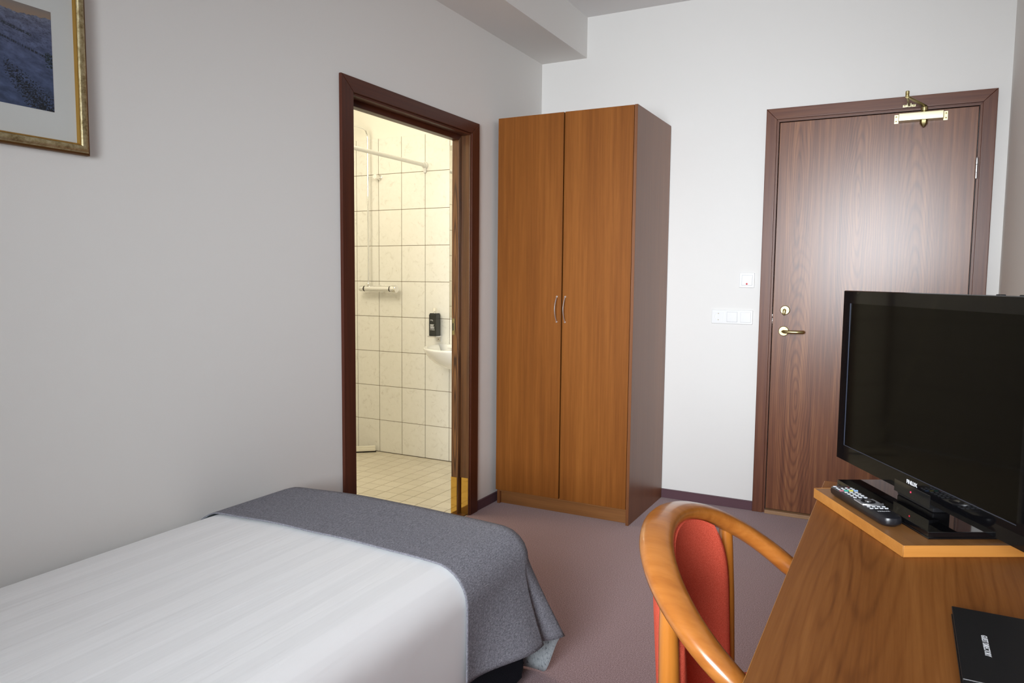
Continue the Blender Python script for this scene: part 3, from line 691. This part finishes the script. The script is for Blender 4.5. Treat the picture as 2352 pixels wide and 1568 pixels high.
# ------------------------------------------------------------------ wardrobe
wr = empty('wardrobe', (.41, -.29, 0), label='tall two-door cherry laminate wardrobe in the far corner', cat='wardrobe')
wx0, wx1, wy, wz = .029, .7945, -.585, 2.079
s = B(); box(s, wx0, wx0 + .016, wy + .018, -.011, 0, wz, .0008, 1); part('side_panel', s, wardrobe_side, wr)
s = B(); box(s, wx1 - .016, wx1, wy + .001, -.011, 0, wz + .001, .0008, 1); part('side_panel', s, wardrobe_side, wr)
s = B(); box(s, wx0 + .016, wx1 - .016, wy + .018, -.011, wz - .018, wz, .0008, 1); part('top_panel', s, wardrobe_h, wr)
s = B(); box(s, wx0 + .016, wx1 - .016, wy + .018, -.016, .070, .086); part('bottom_panel', s, wardrobe_h, wr)
s = B(); box(s, wx0 + .016, wx1 - .016, -.016, -.011, .07, wz - .018); part('back_panel', s, wardrobe_m, wr)
s = B(); box(s, wx0 + .016, wx1 - .016, wy + .036, wy + .052, 0, .070, .0008, 1); part('plinth', s, wardrobe_h, wr)
def wdoor(x0, x1, y, hx):
    s = B(); box(s, x0, x1, y, y + .0165, .0815, wz - .0005, .0012, 2); d = part('door', s, wardrobe_m, wr)
    s = B(); pts = []
    for k in range(13):
        t = -1 + 2 * k / 12; pts.append((hx, y - .004 - .026 * (1 - t * t) , 1.082 + .066 * t))
    tube(s, pts, [.0035 + .0012 * (1 - abs(-1 + 2 * k / 12)) for k in range(13)], 10, rad2=.0028, up=(1, 0, 0))
    for t in (-1, 1): lathe(s, [(.0045, 0), (.0045, .006)], (hx, y, 1.082 + .065 * t), '-Y', 10)
    part('handle', s, silver, d, label='bowed satin metal handle')
wdoor(wx0 + .0005, .4065, wy, .3840); wdoor(.4135, wx1 - .0178, wy, .4310)

# ------------------------------------------------------------------ bed, duvet, runner
bed = empty('bed', (.52, -3.2, 0), label='single bed with charcoal fabric base along the left wall', cat='bed')
def rr(x0, x1, y0, y1, r, n=8):
    p = []
    for cx_, cy_, a0 in ((x1 - r, y1 - r, 0), (x0 + r, y1 - r, PI / 2), (x0 + r, y0 + r, PI), (x1 - r, y0 + r, 1.5 * PI)):
        for k in range(n + 1): p.append((cx_ + r * math.cos(a0 + PI / 2 * k / n), cy_ + r * math.sin(a0 + PI / 2 * k / n)))
    return p
s = B(); prism(s, rr(.035, 1.002, -4.20, -2.135, .035), .035, .27, .02); part('bed_base', s, bedbase_m, bed)
s = B(); prism(s, rr(.035, .985, -4.20, -2.165, .08), .27, .455, .03); part('mattress', s, pmat('mattress_ticking', (.75, .75, .76), .8), bed)
for x in (.12, .90):
    for y in (-4.10, -2.28):
        s = B(); lathe(s, [(.022, 0), (.026, .036)], (x, y, 0), 'Z', 14); part('leg', s, blackm, bed)
def cover(name, mat, y_near, XE, YE, R, top, hem_fn, off, flare, wall_x=.030, near_edge=False, NS=90, back=None, thick=.004, fold=False, wob=.5):
    """cloth laid over the bed: top sheet + skirt on the right side and foot"""
    bm = bmesh.new()
    ix, iy = XE - R, YE - R
    # base path of the skirt with outward normals
    path = []
    n1 = 46; nc = 34; n2 = 34
    for k in range(n1 + 1): path.append((Vector((ix, y_near + (iy - y_near) * k / n1, 0)), 0.0))
    for k in range(1, nc): path.append((Vector((ix, iy, 0)), PI / 2 * k / nc))
    for k in range(n2 + 1): path.append((Vector((ix + (wall_x - ix) * k / n2, iy, 0)), PI / 2))
    L = len(path)
    rows = []
    nr, nd_ = 7, 16
    def ztop(x, y): 
        z = top + .012 * math.sin(max(0, min(1, (x - wall_x) / .9)) * PI) + .004 * mn.noise(Vector((x * 5, y * 1.1, off)))
        if x < wall_x + .10: z -= .045 * ((wall_x + .10 - x) / .10) ** 2
        return z
    bot = []
    for r in range(nr + nd_ + 1):
        row = []
        for k, (b0, a0) in enumerate(path):
            nrm = Vector((math.cos(a0), math.sin(a0), 0)); x0_, y0_ = b0.x, b0.y
            zt = ztop(x0_, y0_)
            if r <= nr:
                ph = PI / 2 * r / nr; o_ = R * math.sin(ph); z = zt - R * (1 - math.cos(ph))
            else:
                t = (r - nr) / nd_; hz = hem_fn(k, a0, x0_, y0_)
                z = (zt - R) + (hz - (zt - R)) * t
                o_ = R + flare(k / L, a0, x0_, y0_, t)
            p = Vector((x0_, y0_, z)) + nrm * (o_ + off * math.sin(PI / 2 * min(1, r / nr)))
            p.z += off
            row.append(bm.verts.new(p))
        rows.append(row)
    for a_, b2 in zip(rows, rows[1:]):
        for k in range(L - 1): 
            try: bm.faces.new((a_[k], a_[k + 1], b2[k + 1], b2[k]))
            except ValueError: pass
    # top sheet
    nx, ny = 34, 46
    grid = [[bm.verts.new((wall_x + (ix - wall_x) * i / nx, y_near + (iy - y_near) * j / ny, ztop(wall_x + (ix - wall_x) * i / nx, y_near + (iy - y_near) * j / ny) + off)) for i in range(nx + 1)] for j in range(ny + 1)]
    for j in range(ny):
        for i in range(nx): bm.faces.new((grid[j][i], grid[j][i + 1], grid[j + 1][i + 1], grid[j + 1][i]))
    bmesh.ops.remove_doubles(bm, verts=bm.verts, dist=.0004)
    mats = [mat] if back is None else [mat, back]
    o = obj(name, bm, mats, smooth=70)
    sol = o.modifiers.new('thickness', 'SOLIDIFY'); sol.thickness = thick; sol.offset = -1 if True else 1
    if back is not None: sol.material_offset = 1; sol.material_offset_rim = 0
    return o
XE, YE = 1.022, -2.108
def sst(a, b, x):
    t = max(0, min(1, (x - a) / (b - a))); return t * t * (3 - 2 * t)
def hem_d(k, a0, x, y): return .10 + .21 * sst(-2.55, -2.42, y) if a0 < 1e-6 else .31
dv_ = cover('duvet', duvet_m, -4.22, XE - .006, YE - .012, .095, .492, hem_d, 0.0, lambda u, a0, x, y, t: -.010 * t * t)
tag(dv_, 'white striped duvet spread smoothly over the bed', 'duvet')
TIP = .40
def hem_r(k, a0, x, y):
    if a0 < 1e-6:
        t = (y + 2.53) / (2.53 - 2.22); return .192 - .020 * max(0, min(1, t))
    if a0 < PI / 2 - 1e-6:
        t = a0 / (PI / 2)
        return .172 - .025 * min(1, t / TIP) if t < TIP else .147 - .143 * sst(TIP, TIP + .22, t)
    return .005 + .001 * math.sin(x * 14)
def flare_r(u, a0, x, y, t):
    if a0 < 1e-6:
        q = sst(-2.50, -2.24, y); e = .066 * q * t ** 1.3
    elif a0 < PI / 2 - 1e-6:
        w_ = a0 / (PI / 2)
        if w_ < .07: e = .066 - .048 * (w_ / .07)
        elif w_ < TIP: e = .018 + .104 * ((w_ - .07) / (TIP - .07)) ** .9
        else: e = .122 - .085 * ((w_ - TIP) / (1 - TIP)) ** .6
        e *= t ** (1.1 if w_ > .07 else 1.3)
    else:
        q = max(0, min(1, (x - .55) / .4)); e = (.018 + .02 * q + .010 * math.sin(x * 16)) * t
    return e
rn_ = cover('bed_runner', runner_m, -2.53, XE, YE, .100, .4985, hem_r, .004, flare_r, back=runner_back, thick=.0035)
tag(rn_, 'grey-blue woven throw folded across the foot of the bed', 'throw')

# ------------------------------------------------------------------ desk
desk = empty('writing_desk', (2.08, -2.95, 0), label='long cherry veneer writing desk against the right wall', cat='desk')
DY0, DY1, DXL = -3.72, -2.155, 1.8195
s = B(); box(s, DXL, W - .003, DY0, DY1, .725, .75, .0012, 2); part('desktop', s, desk_m, desk)
s = B(); box(s, DXL - .0012, DXL, DY0, DY1, .7255, .7495, .0004, 1); part('front_edging', s, edge_m, desk, label='lighter edging strip')
for y in (DY0 + .03, DY1 - .055):
    s = B(); box(s, DXL + .05, W - .02, y, y + .025, 0, .725, .001, 1); part('side_panel', s, desk_v, desk)
s = B(); box(s, W - .07, W - .05, DY0 + .055, DY1 - .055, .35, .725, .001, 1); part('modesty_panel', s, desk_v, desk)

# guest folder
gd = empty('guest_folder', (2.19, -2.99, .75), label='black folder lettered GUEST DIRECTORY on the desk', cat='folder')
s = B(); box(s, 2.0525, 2.285, -3.172, -2.862, .7505, .753, .0006, 1); box(s, 2.0525, 2.285, -3.172, -2.862, .7620, .7645, .0006, 1); box(s, 2.282, 2.2855, -3.172, -2.862, .7505, .7645, .0006, 1); part('cover', s, pmat('black_cover_card', (.0075, .0075, .0085), .55, spec=.3), gd)
s = B(); box(s, 2.056, 2.281, -3.168, -2.866, .7532, .7618); part('pages', s, pmat('dark_page_edges', (.03, .03, .032), .7), gd, smooth=0)
Mt = Matrix.Translation(Vector((2.0853 - 2.19, -2.9790 + 2.99, .7647 - .75))) @ Matrix.Rotation(-PI / 2, 4, 'Z')
text_obj('cover_title', 'GUEST DIRECTORY', .0098, Mt, print_w, gd,   .0001, .00012, .74, 'white lettering GUEST DIRECTORY')
s = B(); box(s, 2.0535, 2.285, -3.0885, -3.0872, .7645, .7648); part('silver_line', s, silver, gd, smooth=0)

# ------------------------------------------------------------------ tv board, tv, remote (all turned the same way)
AL = math.radians(-60.5)
DDX, DDY = math.cos(AL), math.sin(AL); NX, NY = -DDY, DDX     # right along the screen / away from the viewer
TVX, TVY = 2.002, -2.405
def tvw(u, v): return (TVX + DDX * u + NX * v, TVY + DDY * u + NY * v)
def tvl(x, y):
    dx, dy = x - TVX, y - TVY; return (dx * DDX + dy * DDY, dx * NX + dy * NY)
bu0, bv0 = tvl(1.8095, -2.3229); bu1, bv1 = tvl(1.9914, -2.6356)
bv = (bv0 + bv1) / 2
bd = empty('television_board', (TVX, TVY, .75), AL, label='cherry swivel board with orange edge under the television', cat='board')
s = B(); box(s, bu0, bu1, bv, bv + .40, .0005, .0215, .0008, 1); obj('board', s, board_m, bd, local=True)
s = B(); box(s, bu0, bu1, bv - .0012, bv, .0005, .0218, .0005, 1); obj('edging', s, edge_m, bd, local=True, label='orange edging')
s = B(); box(s, bu1, bu1 + .0012, bv, bv + .40, .0005, .0218, .0005, 1); obj('edging', s, edge_m, bd, local=True, label='orange edging')
s = B(); box(s, bu0 - .0012, bu0, bv, bv + .40, .0005, .0218, .0005, 1); obj('edging', s, edge_m, bd, local=True, label='orange edging')

tv = empty('television', (TVX, TVY, .772), AL, label='glossy black flat-screen television on a rectangular stand', cat='television')
Z0 = -.772
s = B(); box(s, -.190, .166, -.063, .135, 0, .0035, .0006, 1); box(s, -.1895, .1655, -.0625, .1345, .0045, .0135, .0012, 2); box(s, -.188, .164, -.061, .133, .0033, .0047); base = obj('stand_base', s, pmat('black_glass_base', (0.004, 0.004, 0.005), 0.04, spec=0.55), tv, local=True)
s = B(); box(s, -.075, .055, .012, .048, .013, .055, .004); obj('neck', s, blackm, tv, local=True)
TT, TB = 1.2148 + Z0, .8040 + Z0; TWH = .3290
# housing: front frame with recessed screen
s = B(); M_ = Matrix(((1, 0, 0, 0), (0, 0, 1, 0), (0, 1, 0, 0), (0, 0, 0, 1)))
oc = [(-TWH, TT), (TWH, TT), (TWH, TB), (-TWH, TB)]
ocp = [(-TWH + .003, TT), (TWH - .003, TT), (TWH, TT - .003), (TWH, TB + .004), (TWH - .004, TB), (-TWH + .004, TB), (-TWH, TB + .004), (-TWH, TT - .003)]
SI = (-.2980, .2980, .8415 + Z0, 1.1848 + Z0)
def ring(bm, pts, y): return [bm.verts.new((x, y, z)) for x, z in pts]
inner = [(SI[0], SI[3]), ((SI[0] + SI[1]) / 2, SI[3]), (SI[1], SI[3]), (SI[1], (SI[2] + SI[3]) / 2), (SI[1], SI[2]), ((SI[0] + SI[1]) / 2, SI[2]), (SI[0], SI[2]), (SI[0], (SI[2] + SI[3]) / 2)]
o1 = [(-TWH, TT), (0, TT), (TWH, TT), (TWH, (TT + TB) / 2), (TWH, TB), (0, TB), (-TWH, TB), (-TWH, (TT + TB) / 2)]
o1i = [(x * .996, (z - (TT + TB) / 2) * .993 + (TT + TB) / 2) for x, z in o1]
A_ = ring(s, o1, .0035); B_ = ring(s, o1i, 0.0); C_ = ring(s, inner, 0.0); D_ = ring(s, inner, .0035); E_ = ring(s, o1, .026); G_ = ring(s, [(x * .97, (z - (TT + TB) / 2) * .95 + (TT + TB) / 2) for x, z in o1], .034); H_ = ring(s, [(x * .72, (z - (TT + TB) / 2) * .80 + (TT + TB) / 2) for x, z in o1], .075)
for a_, b2 in ((E_, A_), (A_, B_), (B_, C_), (C_, D_), (G_, E_), (H_, G_)):
    for k in range(8): s.faces.new((a_[k], a_[(k + 1) % 8], b2[(k + 1) % 8], b2[k]))
s.faces.new(H_)
obj('housing', s, blackg, tv, local=True, smooth=20)
s = B(); box(s, SI[0] - .001, SI[1] + .001, .0030, .0040, SI[2] - .001, SI[3] + .001); scn = obj('screen', s, screen_m, tv, local=True, smooth=0)
s = B()
for (x0, x1, z0, z1) in ((SI[0], SI[0] + .0012, SI[2], SI[3]), (SI[0], SI[1], SI[2], SI[2] + .0010)): box(s, x0, x1, .0015, .0032, z0, z1)
obj('screen_lip', s, pmat('grey_bezel_lip', (.05, .055, .08), .25), scn, local=True, smooth=0)
s = B(); box(s, -.0645, .0637, -.0006, .020, .797 + Z0, .8225 + Z0, .0010, 2); tab = obj('sensor_panel', s, pmat('smoked_black_panel', (.010, .010, .011), .16), tv, local=True)
s = B(); lathe(s, [(0, 0), (.0016, 0), (.0016, .0006), (0, .0008)], (-.0022, -.0006, .8103 + Z0), '-Y', 12); obj('standby_light', s, led_m, tab, local=True, label='red standby light')
Mt = Matrix.Translation(Vector((-.001, -.0004, .8287 + Z0))) @ Matrix.Rotation(PI / 2, 4, 'X')
text_obj('maker_lettering', 'FINLUX', .0112, Mt, print_w, tv,   .0003, .00018, .98, 'silver-white capital lettering')
for i_, (px_) in enumerate((.205, .214, .262)):
    s = B(); box(s, px_ - .003, px_ + .003, .008, .016, TT - .001, TT + .0018, .0008, 1); obj('control_button', s, blackm, tv, local=True)
s = B(); tube(s, [(2.262, -2.66, .754), (2.29, -2.64, .754), (2.31, -2.60, .754), (2.345, -2.56, .754)], .003, 8); tag(obj('power_cable', s, pmat('grey_cable', (.55, .55, .56), .4)), 'thin grey cable on the desk behind the television', 'cable')

# remote control
r0 = Vector((1.8580, -2.3700)); r1 = Vector((1.9800, -2.5890)); RL = .228; RA = math.radians(-60.0)
ex = Vector((math.cos(RA), math.sin(RA))); ey = Vector((-ex.y, ex.x))
rc0 = Vector((1.8612, -2.3440)) + ey * 0.0 
rm = empty('remote_control', (rc0.x, rc0.y, .772), RA, label='black remote control lying in front of the television stand', cat='remote control')
RW = .045; HH = .0195
def rpoly(ins=0.0):
    p = []
    l, w2 = RL - ins, RW / 2 - ins
    p += [(ins + .004, -w2 + .004), (ins + .012, -w2), (l - .022, -w2)]
    for k in range(1, 7):
        a_ = -PI / 2 + PI * k / 7; p.append((l - .022 + (.022 - ins * .2) * math.cos(a_) ** .8 if math.cos(a_) > 0 else l - .022, w2 * math.sin(a_)))
    p += [(l - .022, w2), (ins + .012, w2), (ins + .004, w2 - .004), (ins, 0)]
    return p
s = B()
lv = [(.006, .0005), (.001, .006), (.0, .012), (.0015, HH - .002), (.004, HH)]
rgs = []
for ins, z in lv: rgs.append([s.verts.new((x, y, z)) for x, y in rpoly(ins)])
for a_, b2 in zip(rgs, rgs[1:]):
    n_ = len(a_)
    for k in range(n_): s.faces.new((a_[k], a_[(k + 1) % n_], b2[(k + 1) % n_], b2[k]))
s.faces.new(rgs[0][::-1]); s.faces.new(rgs[-1])
body = obj('remote_body', s, pmat('remote_black', (.012, .012, .015), .32), rm, local=True, smooth=35)
bt_ = B(); bl = B()
def btn(bm, x, y, w_=.0042, h_=.0028, hh=.0014): box(bm, x - h_, x + h_, y - w_, y + w_, HH - .0003, HH + hh, .0004, 1)
btm = pmat('remote_button_grey', (.20, .21, .22), .45)
glm = pmat('remote_glyph_white', (.62, .64, .68), .5)
btn(bt_, .014, -.014, .0035, .002)
for k in range(4): btn(bt_, .026 + (k % 2) * .002, -.015 + k * .010, .0022, .0018)
for k in range(4): btn(bt_, .036, -.0155 + k * .0103, .0028, .002)
for rr_ in range(4):
    for k in range(3): btn(bt_, .058 + rr_ * .0125, -.011 + k * .011, .0032, .0026)
for k in range(4): btn(bt_, .158, -.015 + k * .010, .0032, .0018)
for k in range(4): btn(bt_, .169, -.015 + k * .010, .0034, .0018)
q = obj('button_field', bt_, glm, rm, local=True, label='small pale buttons'); q['kind'] = 'stuff'
for k, cc in enumerate(((.55, .22, .26), (.05, .50, .38), (.80, .74, .12), (.28, .48, .90))):
    s = B(); btn(s, .047, -.0155 + k * .0103, .0042, .0022, .0018); obj('colour_button', s, pmat('colour_button_%d' % k, cc, .4), rm, local=True, label=('pink', 'green', 'yellow', 'blue')[k] + ' button')
s = B(); lathe(s, [(0, 0), (.0028, 0), (.0028, .0014), (0, .0016)], (.020, .012, HH), 'Z', 12); obj('power_button', s, pmat('dull_red', (.10, .015, .02), .4), rm, local=True, label='dull red power button')
s = B(); P_ = [(.108, -.0195)] + [(.108 + .004 * math.cos(PI * (k / 6 - .5)) , -.0195 + .039 * k / 6) for k in range(1, 6)] + [(.108, .0195), (.146, .0205)] + [(.146 + .006 * math.sin(PI * k / 6), .0205 - .041 * k / 6) for k in range(1, 6)] + [(.146, -.0205)]
prism(s, P_, HH - .001, HH + .0014, .0005); sp2 = obj('silver_panel', s, pmat('silver_plastic', (.50, .51, .55), .30, metal=.5), rm, local=True)
s = B(); lathe(s, [(.014, 0), (.014, .0020), (.0125, .0026), (.0075, .0022)], (.127, 0, HH), 'Z', 28); obj('ring_button', s, blackm, sp2, local=True)
s = B(); lathe(s, [(0, 0), (.0062, 0), (.0062, .0030), (0, .0036)], (.127, 0, HH), 'Z', 20); obj('centre_button', s, silver, sp2, local=True)
s = B(); tube(s, [(.1455 + .0065 * math.sin(PI * k / 8), .0205 - .041 * k / 8, HH + .001) for k in range(9)], .0026, 8); obj('silver_bar', s, silver, sp2, local=True)
Mt = Matrix.Translation(Vector((.186, 0, HH + .0002))) @ Matrix.Rotation(PI / 2, 4, 'Z')
text_obj('maker_lettering', 'FINLUX', .0070, Mt, glm, rm, .0001, .0001, 1.0, 'small white lettering')

# ------------------------------------------------------------------ armchair
CX, CY, CA = 1.7965, -2.8544, .0189; CB, CW, ZA, KK = .176, .2496, .8231, .7574
ch = empty('armchair', (CX, CY, 0), CA, label='bentwood armchair with red upholstered back pushed under the desk', cat='chair')
def railz(x):
    d = x + CB
    if d <= CB: return ZA - KK * d
    e = d - CB; return (ZA - KK * CB) - .03 * (1 - math.exp(-e * KK / .03))
cl_ = []
for x in (.24, .20, .15, .10, .05, .02): cl_.append((x, -CW - .0, railz(x)))
for k in range(41):
    t = -PI / 2 + PI * k / 40; cl_.append((-CB * math.cos(t), CW * math.sin(t), railz(-CB * math.cos(t))))
for x in (.02, .05, .10, .15, .20, .24): cl_.append((x, CW, railz(x)))
nn = len(cl_)
wa = []
for (x, y, z) in cl_:
    q_ = max(0, min(1, -x / CB)); wa.append(.0205 + .0075 * q_)
s = B()
rings = []; NR = 16
for i, p in enumerate(cl_):
    p = Vector(p); t = (Vector(cl_[min(i + 1, nn - 1)]) - Vector(cl_[max(i - 1, 0)])).normalized()
    sd = Vector((t.y, -t.x, 0)).normalized(); up_ = sd.cross(t).normalized()
    if up_.z < 0: up_ = -up_
    endf = .55 if i in (0, nn - 1) else 1.0
    rings.append([s.verts.new(p + (sd * (math.copysign(abs(math.cos(2 * PI * j / NR)) ** .85, math.cos(2 * PI * j / NR)) * wa[i]) + up_ * (math.copysign(abs(math.sin(2 * PI * j / NR)) ** .85, math.sin(2 * PI * j / NR)) * .0170)) * endf) for j in range(NR)])
for a_, b2 in zip(rings, rings[1:]):
    for j in range(NR): s.faces.new((a_[j], a_[(j + 1) % NR], b2[(j + 1) % NR], b2[j]))
s.faces.new(rings[0][::-1]); s.faces.new(rings[-1])
obj('arm_rail', s, chair_m, ch, local=True, smooth=60)
# upholstered back: curved pad below the rail
s = B(); TH_ = math.radians(52); nT, nZ = 28, 16; grd = {}
for side in (0, 1):
    for i in range(nT + 1):
        t = -TH_ + 2 * TH_ * i / nT
        for j in range(nZ + 1):
            v = j / nZ; ed = min(1, (TH_ - abs(t)) / math.radians(7)); ez = min(1, v / .06)
            th = .019 * math.sqrt(max(0, 1 - (1 - ed) ** 2)) * (.4 + .6 * math.sqrt(max(0, 1 - (1 - ez) ** 2)))
            rx = CB - .012 - .010 * (1 - v); ry = CW - .010
            top_ = railz(-CB * math.cos(t)) - .006
            z = .440 + (top_ - .440) * v
            fwd = .012 * (1 - v) ** 1.2; tq = t; t = t * (1 - .13 * v ** 7)
            rr2 = th if side == 0 else -th
            nx_, ny_ = -math.cos(t), math.sin(t)
            grd[side, i, j] = s.verts.new((-(rx) * math.cos(t) + fwd + nx_ * rr2, ry * math.sin(t) * (1 - .05 * (1 - v)) + ny_ * rr2, z))
for side in (0, 1):
    for i in range(nT):
        for j in range(nZ): s.faces.new((grd[side, i, j], grd[side, i + 1, j], grd[side, i + 1, j + 1], grd[side, i, j + 1]))
for i in range(nT):
    for j in (0, nZ): s.faces.new((grd[0, i, j], grd[0, i + 1, j], grd[1, i + 1, j], grd[1, i, j]))
for j in range(nZ):
    for i in (0, nT): s.faces.new((grd[0, i, j], grd[0, i, j + 1], grd[1, i, j + 1], grd[1, i, j]))
obj('backrest', s, red_fab, ch, local=True, smooth=70)
def post(sg, tt, lean=.05):
    t = math.radians(tt) * sg; x0, y0 = -(CB + .006) * math.cos(t), (CW + .008) * math.sin(t); z0 = railz(x0)
    s = B(); pts = [(x0, y0, z0 - .004), (x0 + .002, y0, z0 - .05), (x0 + .006, y0, .62), (x0 + .010, y0 * .995, .47), (x0 - .015, y0 * 1.0, .25), (x0 - .05, y0 * 1.02, 0)]
    tube(s, pts, [.013, .0165, .0195, .020, .018, .013], 16, rad2=[.012, .014, .016, .018, .016, .012], up=(1, 0, 0)); obj('leg', s, chair_v, ch, local=True, smooth=60, label='rear leg rising to the rail')
post(-1, 51); post(1, 53)
for sg in (-1, 1):
    s = B(); tube(s, [(.20, sg * CW, railz(.20) - .003), (.205, sg * CW, .55), (.215, sg * .245, .44), (.222, sg * .245, .20), (.225, sg * .25, 0)], [.015, .018, .021, .018, .013], 16); obj('leg', s, chair_v, ch, local=True, smooth=60, label='front leg')
s = B(); prism(s, rr(-.115, .255, -.222, .222, .07), .425, .478, .022, seg=4); obj('seat', s, red_fab, ch, local=True, smooth=60)
s = B(); prism(s, rr(-.105, .235, -.226, .226, .05), .385, .425, .006); obj('seat_frame', s, chair_v, ch, local=True)
